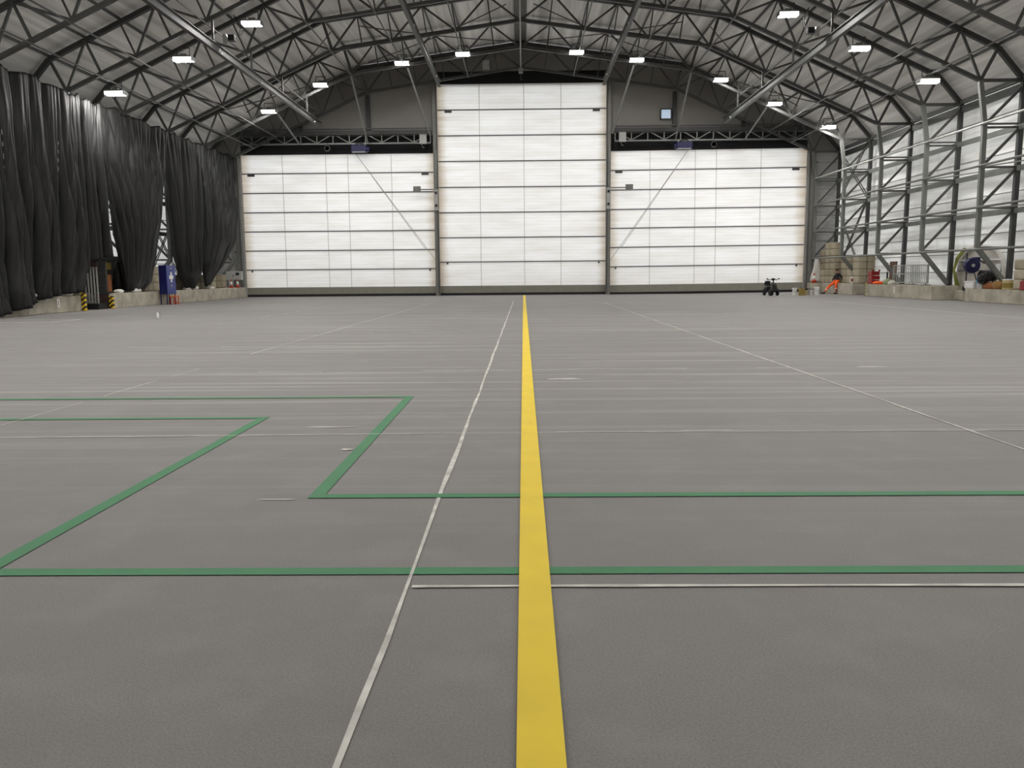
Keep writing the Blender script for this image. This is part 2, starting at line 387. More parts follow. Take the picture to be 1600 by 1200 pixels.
# roof liner, following the outer chords
pr = [(x, z + .30) for x, z in OUT[1:]]; pr[0] = (22.95, 10.1)
half = [(x, z) for x, z in pr]
inner = [(XC - x, z) for x, z in half] + [(XC + x, z) for x, z in reversed(half[:-1])]
outer = [(x, z + .18) for x, z in inner]
mb = MB(); k = len(inner); Y0, Y1 = -12, 62.9
for i in range(k - 1):
    (a, za), (b, zb) = inner[i], inner[i + 1]; (c, zc), (d, zd) = outer[i], outer[i + 1]
    mb.add([(a, Y0, za), (b, Y0, zb), (b, Y1, zb), (a, Y1, za), (c, Y0, zc), (d, Y0, zd), (d, Y1, zd), (c, Y1, zc)],
           [(0, 1, 2, 3), (7, 6, 5, 4), (0, 4, 5, 1), (2, 6, 7, 3), (0, 3, 7, 4), (1, 5, 6, 2)])
tag(mb.build('ceiling', 'roof'), 'grey sheet lining of the arched hangar roof', 'ceiling', kind='structure')
mb = MB()
for s in (-1, 1): mb.bar((XC + s * .2, 10, 17.80), (XC + s * .2, 62.4, 17.80), .38, .04, (0, 0, 1))
mb2 = MB()
rt = tag(mb.build('trim_1', 'ridge'), 'darker strip along the ridge of the roof', 'roof strip', kind='structure')

# side walls, sheets between seams: each seam a rib of the mesh
def side_wall(name, x, y0, y1, m, label, s):
    # the sheets belly out between the seams
    prof = []; z = .5; h = .93
    while z < 10.2:
        for i in range(6):
            t = i / 6; prof.append((x - s * .10 * math.sin(PI * t) ** .8 , z + h * t))
        z += h
    mb = MB(); k = len(prof)
    mb.add([(px_, y0, pz) for px_, pz in prof] + [(px_, y1, pz) for px_, pz in prof] , [(i, i + 1, k + i + 1, k + i) for i in range(k - 1)])
    w = tag(mb.build(name, m), label, 'wall', kind='structure')
    so = w.modifiers.new('thick', 'SOLIDIFY'); so.thickness = .02
    for j in range(1, int((10.2 - .5) / h)):
        MB().box((x + s * .02, (y0 + y1) / 2, .5 + h * j), (.03, y1 - y0, .035)).build('wall_seam', 'post', w)
    return w
wr = side_wall('wall_right', 22.9, -12, 62.9, 'wall', 'white translucent sheeting of the wall behind the lattice columns', -1)
wl = side_wall('wall_left', -23.1, -12, 62.9, 'wallL', 'bright white sheeting of the wall behind the black curtains', 1)
# kerb under the sheets
tag(MB().box((22.95, 25.4, .25), (.2, 75, .5)).build('baseboard_right', 'concrete'), 'concrete kerb under the white wall sheets', 'kerb', kind='structure')
tag(MB().box((-23.15, 25.4, .25), (.2, 75, .5)).build('baseboard_left', 'concrete'), 'concrete kerb under the curtained wall', 'kerb', kind='structure')
mb = MB(); top = [(XC - x, z) for x, z in half] + [(XC + x, z) for x, z in reversed(half[:-1])]
mb.prism_xz([(-23.1, 0)] + top + [(22.9, 0)], -12.1, -12)
tag(mb.build('wall_back', sheet_mat('rear door fabric', .4, .30, (245, 244, 240), (225, 222, 216))), 'translucent rear end of the hangar', 'wall', kind='structure')

# far end wall: fabric with three door openings
EW = 62.55
mb = MB()
for s in (-1, 1):
    roof_edge = [(XC + s * x, z - .02) for x, z in half if x > 6.4]
    z64 = half[-1][1] + (half[-2][1] - half[-1][1]) * 6.4 / 11.4
    mb.prism_xz([(s * 6.2, 11.5)] + [(s * 20.45, 11.5)] + [(s * 20.45, 10.0)] + [(s * 22.85 - .05, 10.0)] + roof_edge + [(s * 6.2, z64)], EW, EW + .06)
mb.prism_xz([(-6.45, 15.9), (6.45, 15.9), (6.45, z64 - .05), (XC, half[-1][1] - .05), (-6.45, z64 - .05)], EW, EW + .06)
tag(mb.build('wall_end', 'gable'), 'smooth grey fabric of the end wall above the doors', 'wall', kind='structure')

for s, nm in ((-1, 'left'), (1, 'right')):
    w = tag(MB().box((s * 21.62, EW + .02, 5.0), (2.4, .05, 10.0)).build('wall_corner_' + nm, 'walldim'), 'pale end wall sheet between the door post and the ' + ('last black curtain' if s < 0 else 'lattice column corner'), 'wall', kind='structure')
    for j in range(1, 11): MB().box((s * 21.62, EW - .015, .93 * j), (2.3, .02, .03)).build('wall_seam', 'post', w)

# ------------------------------------------------------------------ doors
def make_door(name, label, x0, x1, zs, seams, hshade, tilt=0.):
    d = thing(name, label, 'door', ((x0 + x1) / 2, 62.8, 0), kind='structure')
    if tilt: d.rotation_euler = (0, tilt, 0)
    W = x1 - x0
    for a, b in zip(zs, zs[1:]):
        MB().box((0, 0, (a + b) / 2), (W, .05, b - a - .01)).build('door_panel', 'door', d)
    for z in zs[1:-1]:
        MB().box((0, -.05, z), (W - .15, .07, .075)).build('panel_rail', 'rail', d)
    for x in seams:
        MB().box((x - (x0 + x1) / 2, -.03, (zs[0] + zs[-1]) / 2), (.035, .012, zs[-1] - zs[0])).build('seam_tape', 'seam', d)
    MB().box((0, -.02, (zs[0] + .19) / 2), (W, .14, zs[0] - .19)).build('door_skirt', 'bottomrail', d)
    MB().box((0, -.02, .1), (W, .12, .18)).build('rubber_seal', 'rubber', d)
    for s in (-1, 1):
        br = MB().box((s * (W / 2 - .85), -.1, zs[-2] - .12), (.52, .06, .16)).build('end_bracket', 'greydark', d)
        MB().lathe([(.07, -.04), (.07, .04)], (s * (W / 2 - .62), -.09, zs[1] - .1), 12, 'Y').build('stop_bolt', 'greydark', d)
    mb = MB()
    if isinstance(hshade, list): mb.prism_xz(hshade, .06, .12)
    else: mb.box((0, .1, (zs[-1] + hshade) / 2), (W + .1, .06, hshade - zs[-1] + .1))
    mb.build('header_shade', 'black', d)  # black sheet standing in for the shade of the recess over the door
    return d
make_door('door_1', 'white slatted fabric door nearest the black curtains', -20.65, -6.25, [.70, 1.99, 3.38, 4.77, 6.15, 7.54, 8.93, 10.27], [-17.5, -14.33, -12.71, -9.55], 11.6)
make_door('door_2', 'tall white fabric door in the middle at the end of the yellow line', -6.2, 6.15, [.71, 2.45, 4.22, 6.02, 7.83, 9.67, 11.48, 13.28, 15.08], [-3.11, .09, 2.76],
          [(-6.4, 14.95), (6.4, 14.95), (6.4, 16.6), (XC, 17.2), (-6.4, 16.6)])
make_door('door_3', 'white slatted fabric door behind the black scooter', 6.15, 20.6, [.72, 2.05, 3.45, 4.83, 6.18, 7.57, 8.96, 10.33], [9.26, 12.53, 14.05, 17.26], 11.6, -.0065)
for (x, w, h, lab) in ((-6.27, .32, 15.25, 'grey steel door post between the middle door and the door by the curtains'), (6.15, .32, 15.25, 'grey steel door post between the middle door and the door behind the scooter'),
                       (-20.78, .42, 10.25, 'dark door post beside the curtain end'), (20.72, .5, 10.25, 'grey door post beside the stacked concrete blocks')):
    p = thing('door_post', lab, 'door post', (x, 62.36, 0), group='door posts')
    MB().box((0, 0, h / 2), (w, .3, h)).build('column', 'post', p)
    MB().box((w * .3 * (1 if x < 0 else -1), -.17, h / 2), (.08, .05, h - .3)).build('guide_channel', 'greydark', p)
    if h > 12:
        MB().box((0, -.2, 6.9), (.26, .12, 1.5)).build('pulley_plate', 'grey', p)
        for z in (6.5, 7.4): MB().lathe([(.09, -.05), (.09, .05)], (0, -.27, z), 14, 'Y').build('pulley', 'blackp', p)
        MB().bar((.02, -.2, 7.8), (.06, -.2, 10.4), .1, .1).build('lift_arm', 'galv', p)
    else:
        for z in range(1, 10): MB().box((w * .62 * (1 if x > 0 else -1), -.1, z + .3), (.1, .12, .1)).build('bracket', 'greydark', p)

# ------------------------------------------------------------------ arch frames
def make_frame():
    f = thing('truss_frame', '', 'roof truss', (XC, 0, 0), group='steel lattice arch frames')
    mb = MB()
    for s in (-1, 1):
        for (a, za), (b, zb) in zip(IN[2:], IN[3:]): mb.bar((s * a, 0, za), (s * b, 0, zb), .17, .17)
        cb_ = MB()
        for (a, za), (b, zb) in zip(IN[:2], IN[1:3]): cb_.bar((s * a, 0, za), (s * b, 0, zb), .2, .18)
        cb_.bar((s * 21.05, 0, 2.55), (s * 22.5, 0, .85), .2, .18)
        cb_.build('column_post', 'steel_lit', f)
    mb.build('inner_chord', 'steel', f)
    mb = MB()
    for s in (-1, 1):
        for (a, za), (b, zb) in zip(OUT, OUT[1:]): mb.bar((s * a, 0, za), (s * b, 0, zb), .2, .22)
        mb.box((s * 22.6, 0, .74), (.5, .45, .04))
    mb.build('outer_chord', 'steel_dark', f)
    def web(a, b, w=.1, double=False):
        mb = MB()
        if double:
            for e in (-.09, .09): mb.bar((a[0], e, a[1]), (b[0], e, b[1]), .055, .05)
        else: mb.bar((a[0], 0, a[1]), (b[0], 0, b[1]), w, .09)
        mb.build('web_bar', 'steel', f)
    for s in (-1, 1):
        I = lambda x: (s * x, inz(x)); O = lambda x: (s * x, outz(x))
        K = (s * 20.75, 10.0)
        web(K, (s * 21.45, 11.4), .13); web(K, O(19.75)); web(O(19.75), I(17.45)); web(I(17.45), O(16.45)); web(O(16.45), I(14.15)); web(I(14.15), O(13.15)); web(O(13.15), I(10.9))
        web(O(19.75), I(19.1), double=True); web(I(17.45), O(18.1), .07); web(O(16.45), I(15.8), double=True); web(I(14.15), O(14.8), .07); web(O(13.15), I(12.5), double=True)
        web(I(10.9), O(11.4), .16)
        web(I(10.9), O(9.4)); web(O(9.4), I(7.4)); web(I(7.4), O(5.65)); web(O(5.65), I(3.7)); web(I(3.7), O(1.9)); web(O(1.9), (0, 16.0))
        web(O(9.4), I(9.15), double=True); web(I(7.4), O(7.65), .07); web(O(5.65), I(5.4), double=True); web(I(3.7), O(3.95), .07); web(O(1.9), I(1.65), double=True)
        # column panels
        ci = [(21.05, 2.55), (21.05, 4.41), (21.05, 6.22), (21.05, 8.06)]; co = [(22.62, 4.27), (22.64, 6.14), (22.66, 7.94), (22.68, 9.75)]
        for a, b in zip(ci, co): web((s * a[0], a[1]), (s * b[0], b[1]), .12)
        for z in (2.55, 4.35, 6.18): web((s * 21.05, z), (s * 22.6, z), .1)
        web((s * 21.05, 8.1), (s * 22.66, 8.1), double=True); web((s * 21.05, 7.94), (s * 22.66, 7.94), .09)
        web(K, (s * 22.7, 10.0), .15)
    web((0, 16.0), (0, 17.6), .1)
    return f
f0 = make_frame(); fk = kids(f0)
for i, y in enumerate(FRAMES):
    lab = 'grey steel lattice arch frame ' + ['standing against the end wall with the doors', 'next out from the door end wall, carrying the far lamps', 'third out from the door end wall', 'fourth out from the door end wall', 'fifth out from the door end wall', 'nearest to the viewer, cut by the picture edges'][i]
    if i == 0: f0.location = (XC, y, 0); f0['label'] = lab
    else: copy_tree(f0, (XC, y, 0), lab, children=fk)

# purlins under the liner and ties along the inner chords
px = [1.9, 3.95, 5.65, 7.65, 9.4, 11.4, 13.15, 14.8, 16.45, 18.1, 19.75, 21.45, 22.6]
for s, side in ((-1, 'above the black curtains'), (1, 'above the lattice columns')):
    for i, x in enumerate(px):
        z = outz(x) + .16 if x < 22 else 10.12
        one('purlin', MB().bar((0, 22, 0), (0, 62.5, 0), .07, .12, (0, 0, 1)), 'steel', f'steel purlin on the slope {side}, {ORD[i]} from the ridge', 'purlin', (XC + s * x, 0, z), 'roof purlins')
    for i, x in enumerate([3.7, 7.4, 10.9, 14.15, 17.45, 19.1]):
        one('tie_bar', MB().tube([(0, 24, 0), (0, 61.9, 0)], .04, 8), 'steel', f'thin tie along the lower chords {side}, {ORD[i]} from the ridge', 'tie bar', (XC + s * x, 0, inz(x) - .13), 'truss tie bars')
one('tie_bar', MB().tube([(0, 26, 0), (0, 61.9, 0)], .05, 8), 'galv', 'thin steel tie along the lower chords exactly under the ridge', 'tie bar', (XC, 0, 15.86), 'truss tie bars')
# gutter boards at the eaves
for s, side in ((-1, 'over the black curtains'), (1, 'over the lattice columns')):
    e = thing('eaves_beam', f'dark eaves beam running the length of the hangar {side}', 'eaves beam', (XC + s * 22.72, 0, 9.72))
    MB().bar((0, 20, 0), (0, 62.4, 0), .12, .36, (0, 0, 1)).build('beam', 'steel_dark', e)
    MB().bar((-s * .12, 20, .26), (-s * .12, 62.4, .26), .14, .06, (0, 0, 1)).build('flange', 'steel', e)
# wall girts and rails
for s, side in ((1, 'column wall'), (-1, 'curtained wall')):
    for i, z in enumerate((4.22, 6.12, 7.95)):
        if s < 0 and i == 2: continue
        one('wall_girt', MB().bar((0, 22, 0), (0, 62.4, 0), .1, .24, (0, 0, 1)), 'steel_lit', f'deep steel girt along the {side}, {ORD[i]} from the bottom', 'girt', (s * 22.62 + XC, 0, z), 'wall girts')
    if s > 0:
        for i, z in enumerate((2.47, 4.38, 6.24, 8.1)):
            one('wall_rail', MB().tube([(0, 24, 0), (0, 61.9, 0)], .055, 10), 'alu' if i == 3 else 'steel_lit', f'long round rail along the inside of the lattice columns, {ORD[i]} from the bottom', 'rail', (XC + 20.92, 0, z), 'column rails')
        for i, (a, b) in enumerate(zip(FRAMES[1:], FRAMES[2:])):
            for j, z in enumerate((4.3, 6.18)):
                one('plan_brace', MB().bar((0, 0, 0), (1.5, b - a, 0), .08, .05, (0, 0, 1)), 'galv', f'{["lower", "upper"][j]} flat brace slanting to the column wall, {ORD[i]} bay from the doors', 'brace', (XC + 20.98, a, z), 'plan braces')
# crossed braces on the outer columns
def xbrace(x, y0, z0, y1, z1, lab):
    for (a, b, nm) in (((y0, z0), (y1, z1), 'rising towards the doors'), ((y0, z1), (y1, z0), 'falling towards the doors')):
        one('brace_rod', MB().tube([(0, 0, 0), (0, b[0] - a[0], b[1] - a[1])], .035, 8).tube([(0, 0, .22), (0, b[0] - a[0], b[1] - a[1] + .22)], .035, 8), 'steel_dark', f'double brace rod {lab}, {nm}', 'brace', (x, a[0], a[1]), 'wall brace rods')
xbrace(-22.75, 50.9, .9, 56.6, 6.1, 'behind the blue cabinet')
xbrace(22.5, 56.7, 6.3, 61.9, 9.9, 'high in the end bay')
xbrace(22.5, 56.7, .9, 61.9, 6.0, 'low in the end bay')

# lattice girders over the side doors
def girder(s):
    g = thing('door_girder', 'lattice girder over the door ' + ('nearest the black curtains' if s < 0 else 'behind the black scooter'), 'girder', (s * 6.6, 62.2, 0), group='door girders')
    L_ = 14.0
    MB().box((s * L_ / 2, 0, 11.66), (L_, .3, .3)).build('top_beam', 'steel_dark', g)
    MB().box((s * L_ / 2, -.1, 11.93), (L_, .14, .08)).build('curtain_track', 'greydark', g)
    MB().box((s * L_ / 2, 0, 10.92), (L_, .16, .1)).build('bottom_chord', 'galv', g)
    n = 12; p = L_ / n
    for i in range(n + 1):
        x = s * (p * i)
        MB().bar((x, 0, 10.95), (x, 0, 11.52), .07, .06).build('web_bar', 'galv', g)
        if i % 2 == 1:
            for e in (-1, 1): MB().bar((x, 0, 10.97), (x + e * p * .82, 0, 11.5), .06, .06).build('web_bar', 'galv', g)
    return g
for s in (-1, 1): girder(s)
# columns of the end wall
for s, side in ((-1, 'on the curtain side'), (1, 'on the scooter side')):
    for x, z, w in ((10.95, 14.3, 'taller'), (15.85, 12.2, 'shorter')):
        one('gable_column', MB().bar((0, 0, 11.9), (0, 0, z), .26, .2), 'steel_dark', f'{w} dark column on the end wall fabric above the doors {side}', 'column', (s * x + XC, 62.4, 0), 'end wall columns')
    # raking struts from the second frame down to the girder
    for j, (xa, za, xb, zb) in enumerate(((11.0, 14.35, 10.97, 10.95), (7.3, 14.85, 6.5, 11.4), (15.9, 12.1, 15.9, 10.95))):
        one('raking_strut', MB().tube([(0, 0, 0), (s * (xb - xa), 5.2, zb - za)], .06, 8), 'galv', f'{["middle", "innermost", "outermost"][j]} slanting strut down to the door girder {side}', 'strut', (s * xa + XC, 56.7, za), 'raking struts')
# crane runway beams hung under the frames
for s, side in ((-1, 'curtain side'), (1, 'column side')):
    for x, z, y1, nm in ((13.95, 11.9, 60.3, 'outer'), (5.75, 14.75, 61.3, 'inner')):
        b = thing('runway_beam', f'{nm} steel runway beam hung under the trusses on the {side}', 'runway beam', (s * x + XC * .5, y1, z), group='runway beams')
        L_ = y1 - 22
        MB().bar((0, 0, .17), (0, -L_, .17), .2, .035, (0, 0, 1)).bar((0, 0, -.17), (0, -L_, -.17), .2, .035, (0, 0, 1)).bar((0, 0, 0), (0, -L_, 0), .05, .34, (0, 0, 1)).build('beam', 'steel', b)
        for y in FRAMES[1:]:
            zc = inz(x)
            MB().bar((0, y - y1, .18), (0, y - y1, zc - z - .05), .09, .09).build('hanger', 'steel', b)
        for y in (46.5, 40.5, 53, 58): MB().lathe([(.035, -.03), (.035, .03)], (-s * .13, y - y1, -.17), 10, 'X').build('bolt', 'white', b)
# chain hoist trolleys on the outer beams
for s, side in ((-1, 'curtain side'), (1, 'column side')):
    h = thing('cable_trolley', f'black box trolley with looped cable on the runway beam, {side}', 'trolley', (s * 13.3 + XC, 40.6, 12.35), group='cable trolleys')
    MB().box((0, 0, .1), (.3, .3, .26)).build('housing', 'blackp', h)
    MB().box((-s * -.3, -.05, .05), (.16, .2, .4)).build('junction_box', 'grey', h)
    for k in range(3): MB().tube([(s * -.3 + k * .07, 0, .2), (s * -.38 + k * .09, .1, .55), (s * -.2 + k * .05, .1, .9), (s * -.1, .05, 1.15)], .015, 6).build('cable', 'rubber', h)
# cables strung between trusses
for j, (s, side) in enumerate(((-1, 'curtain side'), (1, 'column side'))):
    for q, pts in enumerate((((18.6, 53.4, 11.6), (15.2, 54.6, 12.6), (11.2, 56.4, 14.5)), ((17.8, 56.4, 12.1), (14.5, 54, 13.0), (11, 51.2, 15.6)), ((9.8, 56.3, 15.1), (5.5, 54, 15.7), (.8, 51.2, 17.0)), ((9.4, 51.2, 15.9), (5.5, 53.6, 15.9), (1, 56.3, 16.3)))):
        a = Vector((s * pts[0][0], pts[0][1], pts[0][2])); mb = MB()
        P = [Vector((s * p[0], p[1], p[2])) for p in pts]; path = []
        for i in range(13):
            t = i / 12; path.append(P[0] * (1 - t) ** 2 + P[1] * 2 * t * (1 - t) + P[2] * t * t - a)
        mb.tube(path, .03, 6)
        one('roof_cable', mb, 'steel_dark', f'{["lower outer", "upper outer", "first inner", "second inner"][q]} dark cable between the far trusses, {side}', 'cable', (a.x + XC, a.y, a.z), 'roof cables')

# ------------------------------------------------------------------ lamps
def make_lamp():
    l = thing('high_bay_lamp', '', 'lamp', group='lit high bay lamps')
    bevel(MB().box((0, 0, .13), (.88, .5, .09)).build('housing', 'lampbody', l), .02)
    MB().box((0, 0, .23), (.3, .16, .12)).build('driver', 'lampbody', l)
    V8 = [(-.43, -.26, .085), (.43, -.26, .085), (.43, .26, .085), (-.43, .26, .085), (-.42, -.19, -.045), (.42, -.19, -.045), (.42, .19, -.045), (-.42, .19, -.045)]
    mb = MB(); mb.add(V8, [(7, 6, 5, 4)]); mb.cur = 1; mb.add(V8, [(0, 1, 2, 3), (0, 4, 5, 1), (1, 5, 6, 2), (2, 6, 7, 3), (3, 7, 4, 0)])
    mb.build('diffuser', ['lamp', 'lampedge'], l)
    for e in (-1, 1): MB().box((e * .455, 0, .02), (.03, .5, .16)).build('end_cap', 'lampbody', l)
    MB().bar((-.3, 0, .2), (-.3, 0, .55), .03, .03).bar((.3, 0, .2), (.3, 0, .55), .03, .03).bar((-.3, 0, .55), (.3, 0, .55), .04, .03).build('bracket', 'steel_dark', l)
    return l
l0 = make_lamp(); lk = kids(l0); first = True
for y, dz, row, xs in ((55.8, 0, 'far', [-16.26, -12.87, -7.63, -3.76, 3.45, 7.25, 12.58, 16.01, 19.46]), (41.4, 0, 'near', [-19.35, -16.01, -12.68, -7.43, 12.39, 15.75, 19.04])):
    zz = {-16.26: 12.04, -12.87: 13.64, -7.63: 14.92, -3.76: 15.43, 3.45: 15.46, 7.25: 14.95, 12.58: 13.67, 16.01: 12.16, 19.46: 10.69, -19.35: 10.24, -16.01: 11.75, -12.68: 13.33, -7.43: 14.5, 12.39: 13.43, 15.75: 11.87, 19.04: 10.36}
    neg = [x for x in xs if x < 0]; pos = sorted([x for x in xs if x > 0], reverse=True)
    for x in xs:
        if x < 0: lab = f'lit white lamp of the {row} row, {ORD[neg.index(x)]} from the black curtains'
        else: lab = f'lit white lamp of the {row} row, {ORD[pos.index(x)]} from the lattice columns'
        loc = (x, y, zz[x] - .06)
        if first: l0.location = loc; l0['label'] = lab; first = False
        else: copy_tree(l0, loc, lab, children=lk)

# the same lamps go on over the viewer's head, row after row
for r_, (y, row) in enumerate(((26.5, 'first row nearer than the picture shows'), (11.6, 'row above the viewer'))):
    xs = [-19.2, -15.9, -12.6, -7.5, -3.6, 3.45, 7.3, 12.4, 15.75, 19.0]
    for i, x in enumerate(xs):
        copy_tree(l0, (x, y, inz(abs(x)) - .35), f'lit white lamp in the {row}, {ORD[i]} from the curtains', children=lk)

# ------------------------------------------------------------------ plinths
def plinth(label, boxes, base, chamfer=.03):
    mb = MB()
    for (x0, x1, y0, y1, h) in boxes: mb.box(((x0 + x1) / 2 - base[0], (y0 + y1) / 2 - base[1], h / 2), (x1 - x0, y1 - y0, h))
    o = one('concrete_plinth', mb, 'concrete', label, 'plinth', base, 'concrete plinths along the walls')
    return bevel(o, chamfer)
plinth('low concrete plinth under the curtains, nearest piece with a number on its face', [(-23.05, -20.4, 34.6, 38.9, .72), (-23.05, -22.3, 38.9, 41.65, .5)], (-21.7, 35, 0))
plinth('long low concrete plinth behind the blue first aid cabinet', [(-23.05, -20.42, 41.65, 62.4, .74)], (-21.7, 52, 0))
plinth('concrete plinth at the doors that the seated person leans on', [(21.32, 22.85, 55.5, 62.2, .74), (20.62, 21.32, 61.2, 62.2, .74)], (22.2, 59, 0))
plinth('concrete plinth under the grey barriers with a number plate', [(21.2, 22.85, 44.5, 53.0, .74)], (22, 49, 0))
plinth('concrete plinth under the blue hose reel, nearest on its side', [(21.75, 22.85, 26, 42.2, .64), (22.4, 22.85, 42.2, 44.5, .5)], (22.3, 36, 0))
# ramped nose of the near plinth
mb = MB(); mb.add([(0, 0, 0), (2.65, 0, 0), (2.65, 2.2, 0), (0, 2.2, 0), (2.65, 2.2, .72), (0, 2.2, .72)], [(0, 1, 2, 3), (0, 5, 4, 1), (1, 4, 2), (0, 3, 5), (2, 4, 5, 3)])
one('concrete_ramp', mb, 'concrete', 'sloping concrete nose below the nearest black curtain', 'ramp', (-23.05, 32.38, 0))
# painted numbers on the plinth faces
def ring_digit(two):
    mb = MB()
    def rect(y0, y1, z0, z1): mb.box((0, (y0 + y1) / 2, (z0 + z1) / 2), (.012, y1 - y0, z1 - z0))
    W, H, t = .2, .36, .055
    rect(-W / 2, -W / 2 + t, 0, H); rect(W / 2 - t, W / 2, 0, H); rect(-W / 2 + t, W / 2 - t, H - t, H); rect(-W / 2 + t, W / 2 - t, 0, t)
    if two: rect(-W / 2 + t, W / 2 - t, H / 2 - t / 2, H / 2 + t / 2)
    return mb
one('painted_number', ring_digit(False), 'white', 'white painted figure 0 on the plinth below the near curtain', 'painted number', (-20.392, 36.9, .24))
one('painted_number', ring_digit(True), 'white', 'white painted figure on the plinth under the grey barriers', 'painted number', (21.195, 48.9, .28))
# hazard striped corner guards
for (x, y, h, lab) in ((-20.33, 38.95, .9, 'hazard striped guard on the curtain side of the gate, nearer one'), (-20.33, 41.6, .62, 'hazard striped guard at the gate, farther one'), (21.35, 53.1, .8, 'hazard striped guard at the plinth end beside the seated person')):
    g = thing('corner_guard', lab, 'corner guard', (x, y, 0), group='striped corner guards')
    MB().box((0, 0, h / 2), (.18, .18, h)).build('guard', 'stripe', g)
    MB().box((0, 0, .012), (.26, .26, .024)).build('base_plate', 'olive', g)

# ------------------------------------------------------------------ black curtains
def interp(poly, z):
    poly = sorted(poly, key=lambda p: p[1])
    if z <= poly[0][1]: return poly[0][0]
    for (y0, z0), (y1, z1) in zip(poly, poly[1:]):
        if z0 <= z <= z1: return y0 + (y1 - y0) * (z - z0) / max(1e-6, z1 - z0)
    return poly[-1][0]
def interp_u(poly, u):
    for (a, z0), (b, z1) in zip(poly, poly[1:]):
        if a <= u <= b: return z0 + (z1 - z0) * (u - a) / max(1e-6, b - a)
    return poly[-1][1]
def curtain(label, left, right, bottom, ztop, seed, amp=.42, bulge=0., nu=340, nv=70):
    rr = random.Random(seed); vs = []; fs = []
    w6 = abs(interp(right, 8.5) - interp(left, 8.5))
    wd_ = abs(interp(right, 6) - interp(left, 6)) / 5.6
    waves = [(k * wd_, rr.uniform(0, 6.3), a) for k, a in ((rr.uniform(2.2, 3.2), .9), (rr.uniform(4.5, 6), 1.1), (rr.uniform(9, 12), .7), (rr.uniform(17, 21), .22))]
    drift = [(rr.uniform(-.11, .11), rr.uniform(.5, 1.6), rr.uniform(0, 6)) for _ in waves]
    for j in range(nv + 1):
        v = j / nv
        for i in range(nu + 1):
            u = i / nu
            zb = interp_u(bottom, u)
            zt = ztop - .12 * abs(math.sin(u * 9 + seed)) - .05 * math.sin(u * 31 + seed)
            z = zt + (zb - zt) * v
            y = interp(left, z) + (interp(right, z) - interp(left, z)) * u
            d = 0
            for (k, p, a), (dr, fr, dp) in zip(waves, drift):
                uu = u + dr * math.sin(v * fr * 2 + dp) + .02 * math.sin(v * 5 + k) * v
                d += a * (abs(math.sin(k * uu * PI + p)) ** .62 - .45)      # round ridges, sharp valleys
            g = .35 + .75 * min(1, v * 1.6) if ztop else 1
            x = amp * d * g * max(.3, min(1, abs(interp(right, z) - interp(left, z)) / w6))
            x += .32 * max(0, min(1, (35.6 - y) / 1.6)) * max(0, 1 - z / 2.2)
            x += .02 * math.sin(v * 26 + u * 37 + seed) * max(0, math.sin(u * 15 + seed * 2))
            vs.append((x, y, z))
    for j in range(nv):
        for i in range(nu):
            a = j * (nu + 1) + i; fs.append((a, a + 1, a + nu + 2, a + nu + 1))
    ym = sum(v[1] for v in vs) / len(vs)
    c = thing('tarpaulin_curtain', label, 'curtain', (-20.62, ym, .75), group='black tarpaulin curtains')
    mb = MB().add([(x, y - ym, z - .75) for x, y, z in vs], fs)
    o = mb.build('sheet', 'tarp', c, smooth=True)
    sd = o.modifiers.new('thick', 'SOLIDIFY'); sd.thickness = .012
    return c, ym
cA, yA = curtain('huge black curtain closest to the viewer, dragging over the numbered plinth', [(28.5, 9.9), (28.5, 0)], [(39.85, 9.75), (39.5, 7.17), (39.25, 4.27), (38.95, 1.94), (38.7, .95)], [(0, .02), (.38, .1), (.5, .3), (.66, .6), (.8, .78), (1, .88)], 9.95, 3)
cB, yB = curtain('narrow black curtain lifted over the gate opening', [(39.5, 9.75), (39.2, 7.17), (39.0, 4.28), (38.9, 2.53), (38.73, 1.)], [(42.6, 9.77), (42.0, 7.4), (41.88, 4.75), (42.16, 2.4)], [(0, 1.0), (.1, 1.6), (.25, 2.2), (.4, 2.42), (1, 2.55)], 9.95, 11, .34)
cC, yC = curtain('black curtain swept together above the plinth, left of the first aid cabinet', [(41.9, 9.77), (41.85, 7.2), (42.25, 4.76), (42.85, 2.91), (43.1, 2.0), (43.3, 1.2), (43.66, .79)], [(50.1, 9.94), (49.3, 7.9), (48.2, 5.24), (47.2, 2.71), (46.55, 1.29), (45.6, .81)], [(0, .8), (.5, .86), (1, .82)], 9.98, 17)
cD, yD = curtain('black curtain just behind the blue first aid cabinet', [(49.6, 9.95), (49.6, 7.9), (49.8, 4.96), (50.05, 2.76), (50.52, 1.45), (51.58, .78)], [(55.3, 10.), (55.0, 9.0), (54.3, 6.2), (53.63, 3.63), (53.57, 1.83), (52.81, .88)], [(0, .8), (1, .86)], 9.98, 23)
cE, yE = curtain('last black curtain, gathered beside the end wall and its door', [(54.95, 9.9), (54.6, 8.5), (54.24, 5.66), (53.98, 2.44), (54.63, .94)], [(61.4, 10.11), (61.2, 6.17), (60.12, 3.87), (57.85, 2.28), (55.67, 1.17), (55.2, .94)], [(0, .9), (.5, 1.0), (1, 1.0)], 9.98, 31)
